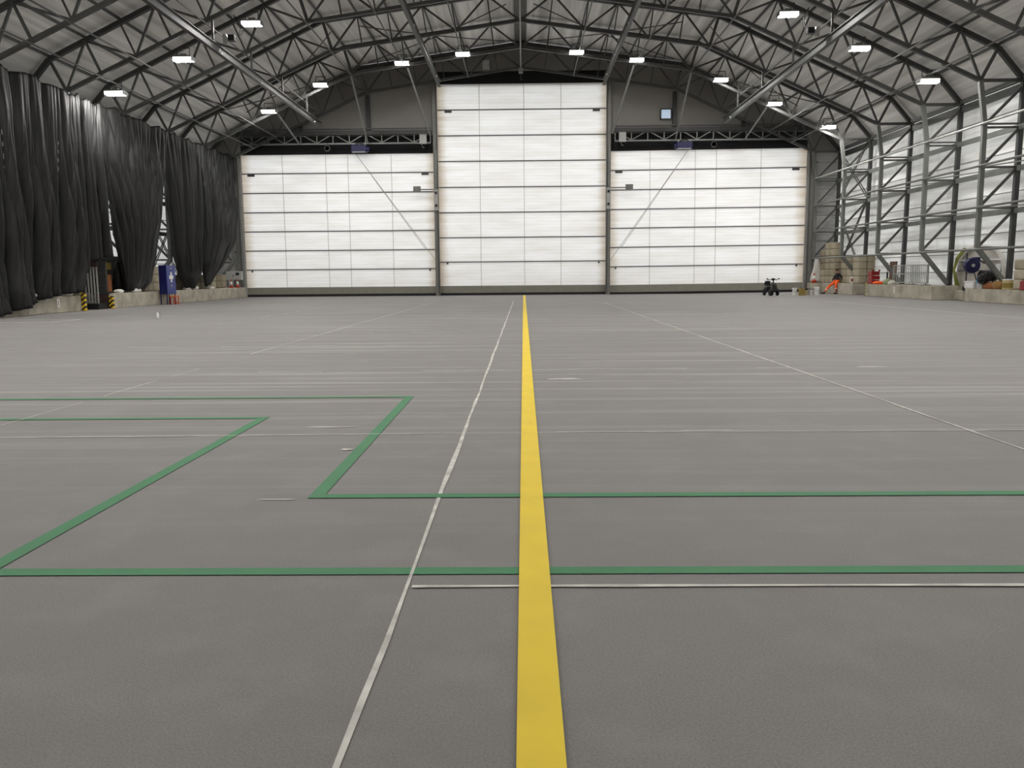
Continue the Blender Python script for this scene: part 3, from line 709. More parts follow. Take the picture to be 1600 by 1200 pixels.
# pale strips standing in for daylight through eyelet gaps at the seams
def seam_light(parent, ym, y0, y1, z0, z1, n, x=.2):
    for i in range(n):
        t = i / (n - 1); zc = z0 + (z1 - z0) * t
        MB().box((x, y0 + (y1 - y0) * t - ym, zc - .75), (.02, .03, (z0 - z1) / n * R.uniform(.35, .6))).build('seam_light_strip', 'rope', parent)
seam_light(cA, yA, 33.75, 33.6, 7.2, 1.2, 14, .26); seam_light(cA, yA, 37.85, 37.4, 7.4, 4.4, 9, .24); seam_light(cA, yA, 37.3, 36.5, 2.2, 1.0, 5, .24)
seam_light(cB, yB, 41.9, 41.75, 7.6, 5.2, 5, .16)
one('black_sheet', MB().box((0, 0, 1.35), (.03, 10.4, 2.7)), 'tarp', 'black sheet hung flat behind the gate bars', 'sheet', (-22.85, 43.4, .0))
# white sandbags holding the sheets down
for i, (y, x, w, h, lab) in enumerate(((35.3, -20.55, .8, .22, 'under the nearest curtain, closer to the viewer'), (37.95, -20.55, .7, .26, 'under the nearest curtain, beside the gate guard'), (43.0, -20.62, .5, .24, 'just past the gate, nearer of two'), (44.9, -20.62, 1.0, .26, 'under the swept curtain, bulkier of two'), (51.9, -20.65, .9, .2, 'beside the first aid cabinet'), (53.1, -20.65, .5, .3, 'between the last two curtains'), (55.8, -20.65, .7, .2, 'under the last curtain'))):
    one('sandbag', MB().blob((0, 0, h * .36), (.42, w, h), i, .1), 'whitecloth', f'crumpled white sandbag on the plinth {lab}', 'sandbag', (x, y, .73), 'white sandbags', smooth=True)

# ------------------------------------------------------------------ concrete blocks
bn = [0]
bm0 = None
def block(x, y, z, label, grp, dx=.55, dy=.98, dz=.46):
    mb = MB().box((0, 0, dz / 2), (dx, dy, dz))
    o = one('concrete_block', mb, ('block', 'blockpale', 'blockdark', 'block', 'blockpale')[int(abs(x * 7 + y * 3.3 + z * 11)) % 5], label, 'concrete block', (x, y, z), grp); bevel(o, .05, 1)
    return o
CR = ['lowest course', 'second course', 'third course', 'fourth course', 'fifth course', 'topmost course']
# behind the curtains
for c in range(3):
    for i, y in enumerate([46.9 + k * 1.0 for k in range(14)]):
        if c == 2 and i not in (0, 1, 2, 8): continue
        block(-21.45, y, .75 + c * .462, f'grey block in the row behind the curtains, {CR[c]}, {ORD[i]} from the gate', 'blocks behind the curtains')
# tall stack at the door
for c in range(6):
    for i, y in enumerate((59.3, 60.3, 61.3)):
        if c == 5 and i == 2: continue
        block(21.62, y, .75 + c * .462, f'grey block of the tall stack at the door post, {CR[c]}, {["front", "middle", "rear"][i]} one', 'blocks of the tall stack', .56)
for c in range(4):
    for i, y in enumerate((55.95, 57.0, 58.05)):
        for j, x in enumerate((21.93, 22.48)):
            if j == 1 and i > 0: continue
            block(x, y, .75 + c * .462, f'grey block of the lower stack, {CR[c] if c < 3 else "topmost course"}, {["front", "middle", "rear"][i]} one on the {["hall", "wall"][j]} side', 'blocks of the lower stack', .53, 1.02)
for c in range(3):
    for i, y in enumerate((37.7, 36.6)):
        block(22.1, y, .65 + c * .442, f'grey block of the stack beyond the cream drum, {["lowest", "middle", "topmost"][c]} {["farther", "nearer"][i]} one', 'blocks at the picture edge', .6, 1.05, .44)

# ------------------------------------------------------------------ things by the curtains
cb = thing('first_aid_cabinet', 'tall blue first aid cabinet with a white cross, on legs before the plinth', 'first aid cabinet', (-20.1, 47.75, 0))
bevel(MB().box((0, 0, 1.38), (.42, 1.2, 1.62)).build('body', 'bluedeep', cb), .015)
dr = MB().box((.22, 0, 1.38), (.03, 1.16, 1.58)).build('door', 'bluepanel', cb)
mb = MB(); mb.box((.24, 0, 1.52), (.012, .17, .56)).box((.24, 0, 1.52), (.0125, .54, .19)); mb.build('cross', 'white', dr)
MB().box((.24, 0, 2.02), (.012, .1, .08)).box((.24, 0, 1.05), (.012, .12, .09)).build('sticker', 'grey', dr)
MB().box((.245, .48, 1.4), (.03, .04, .16)).build('handle', 'greydark', dr)
mb = MB()
for z in (1.15, 1.02, .9, .78): mb.box((-.02, -.605, z), (.1, .01, .035))
mb.build('vent', 'bluepanel', cb)
for a in (-1, 1):
    for b in (-1, 1): MB().box((a * .17, b * .54, .29), (.05, .05, .58)).build('leg', 'bluedeep', cb)
st = thing('work_stool', 'orange and red framed stool standing against the blue cabinet', 'stool', (-19.62, 47.45, 0))
bevel(MB().box((0, 0, .46), (.36, .5, .06)).build('seat', 'orange', st), .01)
for a in (-1, 1):
    for b in (-1, 1): MB().box((a * .14, b * .21, .215), (.05, .05, .43)).build('leg', 'orange' if b > 0 else 'red', st)
MB().box((0, .21, .1), (.28, .04, .04)).build('stretcher', 'orange', st)
bt = thing('white_bottle', 'small white spray bottle standing alone on the floor before the gate', 'bottle', (-13.58, 31.24, 0))
MB().lathe([(.045, 0), (.05, .02), (.05, .15), (.03, .2), (.02, .23)], n=16).build('body', 'white', bt, smooth=True)
MB().box((.015, 0, .26), (.09, .035, .05)).build('spray_head', 'grey', bt)
gt = thing('steel_gate', 'narrow gate of upright pale bars in the opening below the lifted curtain', 'gate', (-21.12, 41.05, .28), .08)
for i in range(7): MB().box((-.44 + i * .14, 0, .88), (.07, .04, 1.76 if i > 1 else 1.2 + .2 * i)).build('bar', 'grey', gt)
for z in (.2, 1.3): MB().box((0, .04, z), (.98, .04, .07)).build('cross_rail', 'greydark', gt)
MB().box((.12, -.02, 1.9), (.7, .08, .26)).build('header', 'redbrown', gt)
gp = thing('grey_board', 'tall dark grey board standing on the plinth beside the gate bars', 'board', (-20.9, 42.0, .74))
bevel(MB().box((0, 0, .8), (.42, .06, 1.6)).build('panel', 'greydark', gp), .01)
MB().box((0, -.035, 1.0), (.4, .02, .03)).box((0, -.035, .4), (.4, .02, .03)).build('batten', 'rail', gp)
sp = thing('ochre_box_post', 'post with two ochre boxes standing on the plinth beside the grey board', 'post', (-21.25, 43.1, .74))
MB().tube([(0, 0, 0), (0, 0, 1.62)], .04, 10).build('post', 'olive', sp)
bevel(MB().box((.03, -.03, 1.36), (.38, .34, .34)).build('box', 'olive', sp), .02)
bevel(MB().box((.03, -.03, .5), (.34, .34, .86)).build('box', 'orangebag', sp), .02)
one('timber_panel', MB().box((0, 0, .35), (.72, .05, .7)), 'redbrown', 'dark red brown panel leaning at the plinth end inside the gate opening', 'panel', (-20.82, 41.59, 0))
mb = MB(); mb.add([(-.5, 0, .02), (.5, 0, .02), (.5, .5, .06), (-.5, .4, .05), (-.35, -.06, -.02), (.42, -.06, -.02), (.36, -.08, -.32), (.05, -.08, -.2)], [(0, 1, 2, 3), (0, 4, 5, 1), (4, 7, 6, 5)])
fl_ = one('black_sheet_corner', mb, 'tarp', 'corner of black sheeting folded over the plinth end by the far guard', 'sheet', (-20.9, 41.66, .75))
fl_.modifiers.new('thick', 'SOLIDIFY').thickness = .02
one('black_sheet_bundle', MB().blob((0, 0, .8), (.5, .9, 1.7), 12, .1), 'tarp', 'tall bunch of black sheeting hanging beside the ochre boxes', 'bundle', (-21.0, 44.0, .74), smooth=True)
one('gate_sill', MB().box((0, 0, .14), (1.5, .95, .28)), 'rubber', 'black step on the floor below the gate bars', 'step', (-21.2, 41.0, 0))
# control boxes and cones by the door
for i, (x, y, w, lab) in enumerate(((-21.15, 61.3, .62, 'plain grey control box on the stand beside the last curtain'), (-20.62, 61.35, .56, 'pale grey control box with black display beside the door post'))):
    k = thing('control_box', lab, 'control box', (x, y, .74))
    bevel(MB().box((0, 0, .86), (w, .3, .62)).build('body', 'grey', k), .015)
    if i: MB().box((-.02, -.16, .98), (.24, .02, .18)).build('display', 'screen', k)
    else: MB().box((.2, -.16, .86), (.05, .03, .1)).build('switch', 'greydark', k)
    for a in (-1, 1): MB().box((a * w * .42, 0, .28), (.06, .06, .56)).build('leg', 'greydark', k)
def cone(loc, label, h=.6):
    k = thing('traffic_cone', label, 'traffic cone', loc, group='traffic cones'); s = h / .6
    MB().box((0, 0, .015 * s), (.36 * s, .36 * s, .03 * s)).build('base', 'conered', k)
    MB().lathe([(.14 * s, .03 * s), (.105 * s, .2 * s)], n=20).build('lower_cone', 'conered', k, smooth=True)
    MB().lathe([(.107 * s, .2 * s), (.05 * s, .44 * s)], n=20).build('white_sleeve', 'white', k, smooth=True)
    MB().lathe([(.05 * s, .44 * s), (.028 * s, .6 * s)], n=20).build('tip', 'conered', k, smooth=True)
    return k
cone((-20.72, 60.0, .74), 'orange and white traffic cone before the control boxes, closer to the curtain')
cone((-20.6, 61.0, .74), 'orange and white traffic cone before the control boxes, closer to the door', .62)
cone((20.85, 61.4, .74), 'dirty red and white cone on the plinth beside the hanging sheet', .7)

# ------------------------------------------------------------------ scooter and buckets
sc = thing('ride_on_scooter', 'black four wheeled ride on scooter with handlebars parked before the door', 'scooter', (16.15, 55.7, 0), .12)
sc.scale = (.86, .86, .98)
def wheel(x, y, r=.23, w=.13):
    o = MB().lathe([(r * .55, -w / 2), (r * .9, -w / 2), (r, -w * .3), (r, w * .3), (r * .9, w / 2), (r * .55, w / 2)], (x, y, r), 22, 'X').build('wheel', 'rubber', sc, smooth=False)
    MB().lathe([(.02, -w * .35), (r * .56, -w * .3), (r * .56, w * .3), (.02, w * .35)], (x, y, r), 16, 'X').build('hub', 'greydark', o)
for x in (-.29, .29): wheel(x, -.5); wheel(x, .55)
bevel(MB().box((0, .05, .3), (.46, 1.0, .12)).build('floor_pan', 'blackp', sc), .04)
bevel(MB().box((0, .5, .47), (.5, .5, .26)).build('rear_body', 'blackp', sc), .06)
mb = MB(); mb.add([(-.25, -.72, .3), (.25, -.72, .3), (.25, -.3, .3), (-.25, -.3, .3), (-.17, -.55, .82), (.17, -.55, .82), (.14, -.36, .84), (-.14, -.36, .84)], [(3, 2, 1, 0), (4, 5, 6, 7), (0, 1, 5, 4), (1, 2, 6, 5), (2, 3, 7, 6), (3, 0, 4, 7)])
bevel(mb.build('front_cowl', 'blackp', sc), .05)
MB().lathe([(.09, -.05), (.1, 0), (.06, .04)], (0, -.62, .74), 16, 'Y').build('headlamp', 'greydark', sc)
MB().tube([(0, -.45, .8), (0, -.3, 1.06)], .045, 10).build('steering_column', 'blackp', sc)
MB().tube([(-.4, -.16, 1.03), (-.22, -.28, 1.06), (0, -.3, 1.06), (.22, -.28, 1.06), (.4, -.16, 1.03)], .022, 10).build('handlebar', 'rubber', sc)
bevel(MB().box((0, -.33, 1.08), (.24, .14, .14)).build('console', 'blackp', sc), .02)
for s in (-1, 1):
    mr = MB().tube([(s * .25, -.27, 1.06), (s * .4, -.3, 1.1)], .01, 6).build('mirror_stalk', 'rubber', sc)
    MB().blob((s * .45, -.3, 1.11), (.15, .05, .09), 1, 0).build('mirror', 'blackp', mr, smooth=True)
bevel(MB().box((0, .45, .68), (.46, .44, .1)).build('seat', 'rubber', sc), .04)
bevel(MB().box((0, .68, .82), (.44, .1, .3)).build('backrest', 'rubber', sc), .04)
for s in (-1, 1): MB().tube([(s * .27, .6, .66), (s * .27, .6, .86), (s * .27, .3, .86)], .022, 8).build('armrest', 'rubber', sc)
def bucket(x, y, r, h, m, label, lid=None):
    k = thing('paint_bucket', label, 'bucket', (x, y, 0), group='buckets by the door')
    MB().lathe([(r * .85, 0), (r * .97, h * .9), (r * 1.04, h * .92), (r * 1.04, h), (r * .93, h), (r * .8, h * .75)], n=22).build('pail', m, k, smooth=False)
    if lid: MB().lathe([(r * 1.05, h - .02), (r * 1.05, h + .03), (r * .9, h + .04)], n=22).build('lid', lid, k)
    pts = [(r * math.cos(t), -.02 - .05 * math.sin(t), h * .9 - .18 * math.sin(t)) for t in [PI * i / 8 for i in range(9)]]
    MB().tube([(p[0] * 1.05, p[1] - r * .7 * math.sin(PI * i / 8) , p[2]) for i, p in enumerate(pts)], .008, 6).build('handle', 'greydark', k)
bucket(17.78, 56.0, .16, .44, 'white', 'plain white bucket nearest the scooter', 'white')
bx = thing('ochre_tin', 'square ochre tin between the white buckets', 'tin', (18.13, 55.7, 0))
bevel(MB().box((0, 0, .23), (.33, .3, .46)).build('body', 'olive', bx), .02); MB().lathe([(.08, .46), (.08, .5)], n=16).build('cap', 'greydark', bx)
bucket(18.44, 55.8, .12, .36, 'cream', 'short cream bucket behind the ochre tin', 'rubber')
bucket(18.68, 56.25, .13, .4, 'grey', 'grey smeared bucket beside the short cream bucket', 'rubber')
bucket(18.8, 55.75, .12, .38, 'whitecloth', 'paint splashed bucket before the large white bucket', 'greydark')
bucket(19.12, 55.7, .17, .5, 'white', 'large white bucket nearest the seated person', 'white')
hs = MB()
nz, na = 14, 12; vs = []; fs = []
for a in range(nz + 1):
    z = 1.75 - a * .12; w = .12 + .22 * math.sin(min(1, a / 9) * 1.57)
    for b in range(na):
        t = 2 * PI * b / na; k = 1 + .18 * math.sin(3 * t + a * .3); vs.append((w * k * math.cos(t) + .06 * math.sin(a * .4), .16 * k * math.sin(t), z))
for a in range(nz):
    for b in range(na): fs.append((a * na + b, a * na + (b + 1) % na, (a + 1) * na + (b + 1) % na, (a + 1) * na + b))
fs += [tuple(range(na)), tuple(nz * na + b for b in range(na))]
one('hanging_sack', hs.add(vs, fs), 'whitecloth', 'long white plastic sheet hanging beside the door post', 'plastic sheet', (21.12, 61.75, .75), smooth=True)

# ------------------------------------------------------------------ person
def skin_obj(name, verts, edges, m, parent, sub=1, root=0):
    me = D.meshes.new(name); me.from_pydata([v[:3] for v in verts], edges, [])
    o = D.objects.new(name, me); C.objects.link(o)
    o.modifiers.new('skin', 'SKIN'); sv = me.skin_vertices[0].data
    for i, v in enumerate(verts):
        r = v[3] if isinstance(v[3], tuple) else (v[3], v[3]); sv[i].radius = r
        sv[i].use_root = (i == root)
    s = o.modifiers.new('sub', 'SUBSURF'); s.levels = sub; s.render_levels = sub
    bpy.context.view_layer.update()
    ev = o.evaluated_get(bpy.context.evaluated_depsgraph_get()); nm = D.meshes.new_from_object(ev)
    C.objects.unlink(o); D.objects.remove(o)
    nm.name = name; nm.materials.clear(); nm.materials.append(M[m])
    nm.polygons.foreach_set('use_smooth', [True] * len(nm.polygons))
    n = D.objects.new(name, nm); C.objects.link(n); n.parent = parent; return n
pe = thing('person', 'person in a black top and orange trousers leaning back on the plinth', 'person', (21.2, 58.5, 0))
# joints: pelvis, spine, chest, neck, head
V = []; E = []
def jt(x, y, z, r, frm=None):
    V.append((x, y, z, r)); i = len(V) - 1
    if frm is not None: E.append((frm, i))
    return i
pel = jt(.2, 0, .86, (.13, .1)); sp1 = jt(.22, 0, 1.02, (.13, .09), pel); sp2 = jt(.26, 0, 1.2, (.145, .1), sp1); ch = jt(.27, 0, 1.34, (.12, .09), sp2); nk = jt(.25, 0, 1.44, .052, ch)
h1 = jt(.225, 0, 1.5, .062, nk); h2 = jt(.2, 0, 1.56, .088, h1); h3 = jt(.205, 0, 1.63, .072, h2)
def arm(sh, el, wr, side, fdir):
    a = jt(*sh, .062, ch); b = jt(*el, .043, a); c = jt(*wr, .028, b)
    f = Vector(fdir).normalized(); lat = Vector((0, side, 0)) - f * f.y * side; lat.normalize()
    w = Vector(wr); pm = w + f * .05; p = jt(*pm, (.034, .02), c)
    for q, (off, ln) in enumerate(((-.03, .065), (-.01, .078), (.01, .072), (.03, .055))):
        k = w + f * .09 + lat * off; i0 = jt(*k, .0095, p)
        k2 = k + f * ln * .55 + Vector((0, 0, -.012)); i1 = jt(*k2, .0085, i0); k3 = k2 + f * ln * .4 + Vector((0, 0, -.025)); jt(*k3, .007, i1)
    t = w + f * .03 - lat * .045; i0 = jt(*t, .011, c); t2 = t + f * .045 - lat * .015; jt(*t2, .009, i0)
arm((.28, -.19, 1.34), (.46, -.31, 1.1), (.5, -.36, .84), -1, (.2, -.3, -.5))
arm((.28, .19, 1.34), (.12, .3, 1.1), (-.06, .17, .86), 1, (-1, -.2, -.1))
HR = (.2, .1, .84); HL = (.19, -.11, .84)
def leg(hip, kn, an, to):
    a = jt(*hip, .088, pel); b = jt(*kn, .06, a); m_ = tuple(k * .55 + q * .45 for k, q in zip(kn, an)); c0 = jt(*m_, .055, b); c = jt(*an, .038, c0); jt(*to, (.04, .03), c)
RK, RA, RT = (-.2, .12, .58), (-.56, .1, .12), (-.72, .1, .05)
LK, LA, LT = (.0, -.42, .66), (.02, -.5, .2), (-.08, -.56, .05)
leg(HR, RK, RA, RT); leg(HL, LK, LA, LT)
body = skin_obj('body', V, E, 'skin', pe, 2)
# face: nose, eyes, ears, mouth as small forms on the body
fc = MB()
fc.blob((.112, 0, 1.565), (.05, .03, .05), 1, 0); fc.blob((.2, -.088, 1.56), (.035, .02, .06), 2, 0); fc.blob((.2, .088, 1.56), (.035, .02, .06), 3, 0)
fc.build('face', 'skin', body, smooth=True)
ey = MB()
for s in (-1, 1): ey.blob((.122, s * .033, 1.59), (.02, .022, .016), 4, 0)
ey.box((.122, 0, 1.525), (.012, .045, .008)); ey.build('eye', 'hair', body)
mb = MB().blob((.218, 0, 1.625), (.2, .185, .15), 6, .03); mb.build('hair', 'hair', pe, smooth=True)
jk = []; je = []
def j2(L_, E_, x, y, z, r, frm=None):
    L_.append((x, y, z, r)); i = len(L_) - 1
    if frm is not None: E_.append((frm, i))
    return i
a0 = j2(jk, je, .2, 0, .9, (.155, .125)); a1 = j2(jk, je, .22, 0, 1.04, (.15, .11), a0); a2 = j2(jk, je, .26, 0, 1.22, (.165, .12), a1); a3 = j2(jk, je, .27, 0, 1.36, (.13, .1), a2); j2(jk, je, .255, 0, 1.43, .07, a3)
for sh, el, wr in (((.28, -.19, 1.35), (.46, -.31, 1.1), (.495, -.35, .88)), ((.28, .19, 1.35), (.12, .3, 1.1), (-.03, .19, .88))):
    b = j2(jk, je, *sh, .078, a3); c = j2(jk, je, *el, .06, b); j2(jk, je, *wr, .046, c)
skin_obj('jacket', jk, je, 'jacket', pe, 2)
tk = []; te = []
t0 = j2(tk, te, .2, 0, .87, (.16, .13))
for hip, kn, an in ((HR, RK, RA), (HL, LK, LA)):
    b = j2(tk, te, *hip, .115, t0); c = j2(tk, te, *kn, .088, b); e = j2(tk, te, *tuple(k * .5 + q * .5 for k, q in zip(kn, an)), .082, c)
    j2(tk, te, *tuple(k * .1 + q * .9 for k, q in zip(kn, an)), .075, e)
tr = skin_obj('trousers', tk, te, 'hivis', pe, 2)
for kn, an in ((RK, RA), (LK, LA)):
    k, q = Vector(kn), Vector(an); p = k.lerp(q, .62); d = (q - k).normalized()
    MB().tube([p - d * .03, p + d * .03], .091, 18).build('reflective_band', 'reflect', tr, smooth=True)
for an, to in ((RA, RT), (LA, LT)):
    a_, t_ = Vector(an), Vector(to); mb = MB()
    mb.tube([a_ + Vector((0, 0, .06)), a_ - Vector((0, 0, .05))], .055, 14); mb.blob(((a_.x + t_.x) / 2 - .01, (a_.y + t_.y) / 2, .06), (.3, .12, .13) if an == RA else (.22, .22, .13), 9, .02)
    mb.build('boot', 'rubber', pe, smooth=True)

# ------------------------------------------------------------------ things on the plinths of the column wall
def barrier(y, x, rz, label):
    b = thing('pedestrian_barrier', label, 'barrier', (x, y, .74), rz, 'grey crowd barriers')
    MB().tube([(0, -1.05, .12), (0, -1.05, 1.1), (0, 1.05, 1.1), (0, 1.05, .12)], .03, 8, True).tube([(0, -1.05, .6), (0, 1.05, .6)], .022, 8).build('frame', 'alu', b)
    for i in range(9): MB().tube([(0, -.88 + i * .22, .12), (0, -.88 + i * .22, 1.1)], .017, 6).build('bar', 'alu', b)
    for s in (-1, 1): MB().bar((-.26, s * .8, .015), (.26, s * .8, .015), .05, .03, (0, 0, 1)).bar((0, s * .8, .02), (0, s * .8, .14), .04, .04).build('foot', 'galv', b)
barrier(49.2, 21.75, .08, 'galvanised crowd barrier farther along the plinth, nearest the brown board')
barrier(46.95, 21.7, -.05, 'galvanised crowd barrier nearest the hose reel')
barrier(48.2, 22.25, .02, 'galvanised crowd barrier leaning behind the other two')
rc = thing('red_crate', 'red plastic crate stack on the plinth end beside the lower block stack', 'crate', (22.2, 54.85 + .9, .74))
rc.location = (21.55, 54.0 - 1.3, .74)
for k in range(3): bevel(MB().box((.02 * (k % 2), .02 * k, .13 + .26 * k), (.5, .6, .24)).build('crate', 'red', rc), .02)
for s in (-1, 1): MB().box((s * .2, -.31, .82), (.1, .03, .12)).build('handle', 'red', rc)
bb = thing('brown_board', 'upright brown timber board standing behind the brace foot', 'board', (22.42, 52.0, .74))
bevel(MB().box((0, 0, .68), (.08, .9, 1.36)).build('board', 'brown', bb), .008)
MB().box((-.06, 0, 1.1), (.04, .86, .07)).box((-.06, 0, .35), (.04, .86, .07)).build('batten', 'brown', bb)
sg = thing('warning_sign_box', 'small white and red notice standing on the plinth beside the person', 'notice', (21.62, 57.2 - .9, .74))
bevel(MB().box((0, 0, .22), (.3, .04, .44)).build('plate', 'white', sg), .02)
MB().box((0, -.025, .22), (.18, .01, .16)).build('symbol', 'red', sg); MB().box((0, .07, .012), (.3, .2, .024)).build('stand', 'grey', sg)
one('orange_jacket', MB().blob((0, 0, .07), (.5, 1.1, .24), 21, .22), 'hivis', 'orange jacket thrown down on the plinth near the notice', 'jacket', (21.85, 55.9 + .1, .74), smooth=True).location = (21.45, 52.2 - .6, .74)
one('sack', MB().blob((0, 0, .13), (.5, .7, .42), 22, .15), 'greenbag', 'pale green sack on the plinth before the barriers', 'sack', (21.6, 50.75, .74), 'sacks', smooth=True)
one('sack', MB().blob((0, 0, .09), (.4, .5, .3), 23, .18), 'whitecloth', 'small white sack lying against the barrier feet', 'sack', (21.55, 48.3 + 1.75, .74), 'sacks', smooth=True)
bd = thing('delineator_post', 'dark post with two white bands behind the red crates', 'post', (22.35, 53.55 - .9, .74))
MB().lathe([(.09, 0), (.08, .06), (.05, .08), (.05, 1.25), (.03, 1.28)], n=16).build('post', 'blackp', bd, smooth=False)
for z in (.72, .98): MB().lathe([(.055, z), (.055, z + .14)], n=16).build('band', 'white', bd)
ar = thing('arched_opening', 'arched panel opening in the white wall behind the hose reel', 'arched opening', (22.78, 42.9, .72))
mb = MB(); n = 24; ro, ri = 2.2, 2.02; H = 2.05
pts = [(-1, 0)] + [(-math.cos(PI * i / n) if False else -math.cos(PI * i / n), math.sin(PI * i / n)) for i in range(n + 1)] + [(1, 0)]
def arcpath(r, hh): return [(-r, 0)] + [(-r * math.copysign(abs(math.cos(PI * i / n)) ** .8, math.cos(PI * i / n)), .55 + (hh - .55) * math.sin(PI * i / n) ** .8) for i in range(n + 1)] + [(r, 0)]
A, B = arcpath(ro, H), arcpath(ri, H - .13)
vs = [(-.03, y, z) for y, z in A] + [(-.03, y, z) for y, z in B] + [(.08, y, z) for y, z in A] + [(.08, y, z) for y, z in B]; k = len(A)
fs = []
for i in range(k - 1): fs += [(i, i + 1, k + i + 1, k + i), (2 * k + i, 3 * k + i, 3 * k + i + 1, 2 * k + i + 1), (i, 2 * k + i, 2 * k + i + 1, i + 1), (k + i, k + i + 1, 3 * k + i + 1, 3 * k + i)]
mb.add(vs, fs); mb.build('arch_frame', 'arch', ar)
mb = MB(); vs = [(.06, y, z) for y, z in B]; mb.add(vs + [(.1, y, z) for y, z in B], [tuple(range(k)), tuple(range(2 * k - 1, k - 1, -1))]); mb.build('arch_panel', 'archpanel', ar)
MB().box((-.02, 0, 1.32), (.06, 4.0, .08)).build('cross_bar', 'white', ar); MB().box((-.02, 0, .78), (.05, 4.0, .05)).build('cross_bar', 'greydark', ar)
MB().box((-.02, -1.75, .55), (.06, .4, 1.1)).build('white_post', 'white', ar)
ho = thing('hanging_hose', 'yellow green hose looped down the far side of the arched opening', 'hose', (22.55, 44.9, .65))
for q in range(3): MB().tube([(.02 * q, -.2 - .12 * q, .1), (-.03 * q, .12 - .1 * q, .9), (0, -.1 - .12 * q, 1.5), (.02, -.75 - .1 * q, 1.98)], .04, 8).build('loop', 'hose', ho, smooth=True)
ds = thing('dark_strut', 'thin dark prop standing inside the arched opening', 'prop', (22.4, 43.4, .5))
MB().tube([(0, 0, .0), (0, .03, 1.9)], .035, 8).build('rod', 'steel_dark', ds); MB().lathe([(.16, 0), (.14, .18), (.06, .26)], n=14).build('base', 'rubber', ds)
hr = thing('hose_reel', 'round dark blue hose reel hung on the brace before the arched opening', 'hose reel', (21.62, 41.45, 1.75))
MB().lathe([(.06, -.14), (.34, -.14), (.37, -.1), (.37, .1), (.34, .14), (.06, .14)], n=28, axis='Y').build('drum', 'bluedeep', hr)
MB().lathe([(.05, -.18), (.08, -.17), (.08, -.13)], n=16, axis='Y').build('hub', 'grey', hr)
bevel(MB().box((.2, .02, .3), (.3, .26, .2)).build('bracket', 'bluedeep', hr), .02)
MB().bar((.3, .0, .3), (.62, .0, .1), .06, .06).build('mounting_arm', 'steel_dark', hr)
MB().tube([(.1, -.1, -.36), (.2, -.12, -.7), (.42, -.15, -.95), (.7, -.2, -1.0)], .025, 8).build('hose_tail', 'rubber', hr, smooth=True)
pl = thing('pump_unit', 'black pump with coiled hose beside the blue hose reel', 'pump', (22.0, 40.6, .64))
MB().blob((0, .1, .58), (.7, 1.1, .6), 31, .14).build('body', 'blackp', pl, smooth=True)
for q in range(3): MB().tube([(-.3 + .03 * q, .05 + .34 * math.cos(t * .42), .55 + (.3 - .03 * q) * math.sin(t * .42)) for t in range(15)], .035, 8, True).build('hose_coil', 'rubber', pl, smooth=True)
for s in (-1, 1): MB().tube([(.1, s * .35, 0), (0, s * .3, .45)], .03, 8).build('leg', 'steel_dark', pl)
for (x, y, w, d, h, m, lab) in ((22.05, 42.75 - .8, .5, .9, .36, 'white', 'long white box on the plinth below the hose reel'), (22.3, 41.9 - .9, .4, .5, .3, 'grey', 'pale grey box behind the white box under the reel')):
    k = thing('storage_box', lab, 'box', (x, y, .64), group='boxes on the plinth'); bevel(MB().box((0, 0, h * .42), (w, d, h * .84)).build('body', m, k), .03); bevel(MB().box((0, 0, h * .92), (w + .03, d + .03, h * .16)).build('lid', 'white', k), .02)
k = thing('blue_crate', 'mid blue plastic crate on the plinth before the pump', 'crate', (21.95, 41.15 - .15, .64)); bevel(MB().box((0, 0, .42), (.34, .5, .32)).build('body', 'bluebox', k), .02); MB().box((-.18, 0, .5), (.02, .2, .05)).build('handle', 'bluedeep', k); MB().box((0, 0, .13), (.3, .46, .26)).build('base_tray', 'grey', k)
one('canvas_bag', MB().blob((0, 0, .13), (.42, .75, .38), 41, .14), 'orangebag', 'orange brown bag on the plinth edge under the blue crate', 'bag', (21.98 - .05, 40.55, .64), 'bags on the plinth', smooth=True).location = (21.98, 40.45, .64)
one('canvas_bag', MB().blob((0, 0, .16), (.42, .8, .46), 42, .14), 'tan', 'tan canvas bag beside the cream drum', 'bag', (21.98, 39.85 - .2, .64), 'bags on the plinth', smooth=True)
tb = thing('cream_drum', 'cream and ochre drum on the plinth before the stacked blocks', 'drum', (22.02, 38.85, .64))
MB().lathe([(.28, 0), (.29, .02), (.29, .42), (.27, .44)], n=26).build('body', 'cream', tb); MB().lathe([(.3, .42), (.3, .46), (.1, .48)], n=26).build('lid', 'white', tb); MB().lathe([(.293, .08), (.293, .3)], n=26).build('label_band', 'olive', tb)
k = thing('red_can', 'red fuel can on the plinth at the picture edge before the blocks', 'fuel can', (21.82, 37.35, .64)); bevel(MB().box((-.02, 0, .2), (.2, .36, .4)).build('body', 'red', k), .03); MB().tube([(0, -.1, .4), (0, -.06, .47), (0, .08, .47), (0, .12, .4)], .018, 8).build('handle', 'red', k); MB().lathe([(.03, .39), (.03, .45)], (0, .14, 0), n=12).build('cap', 'blackp', k)

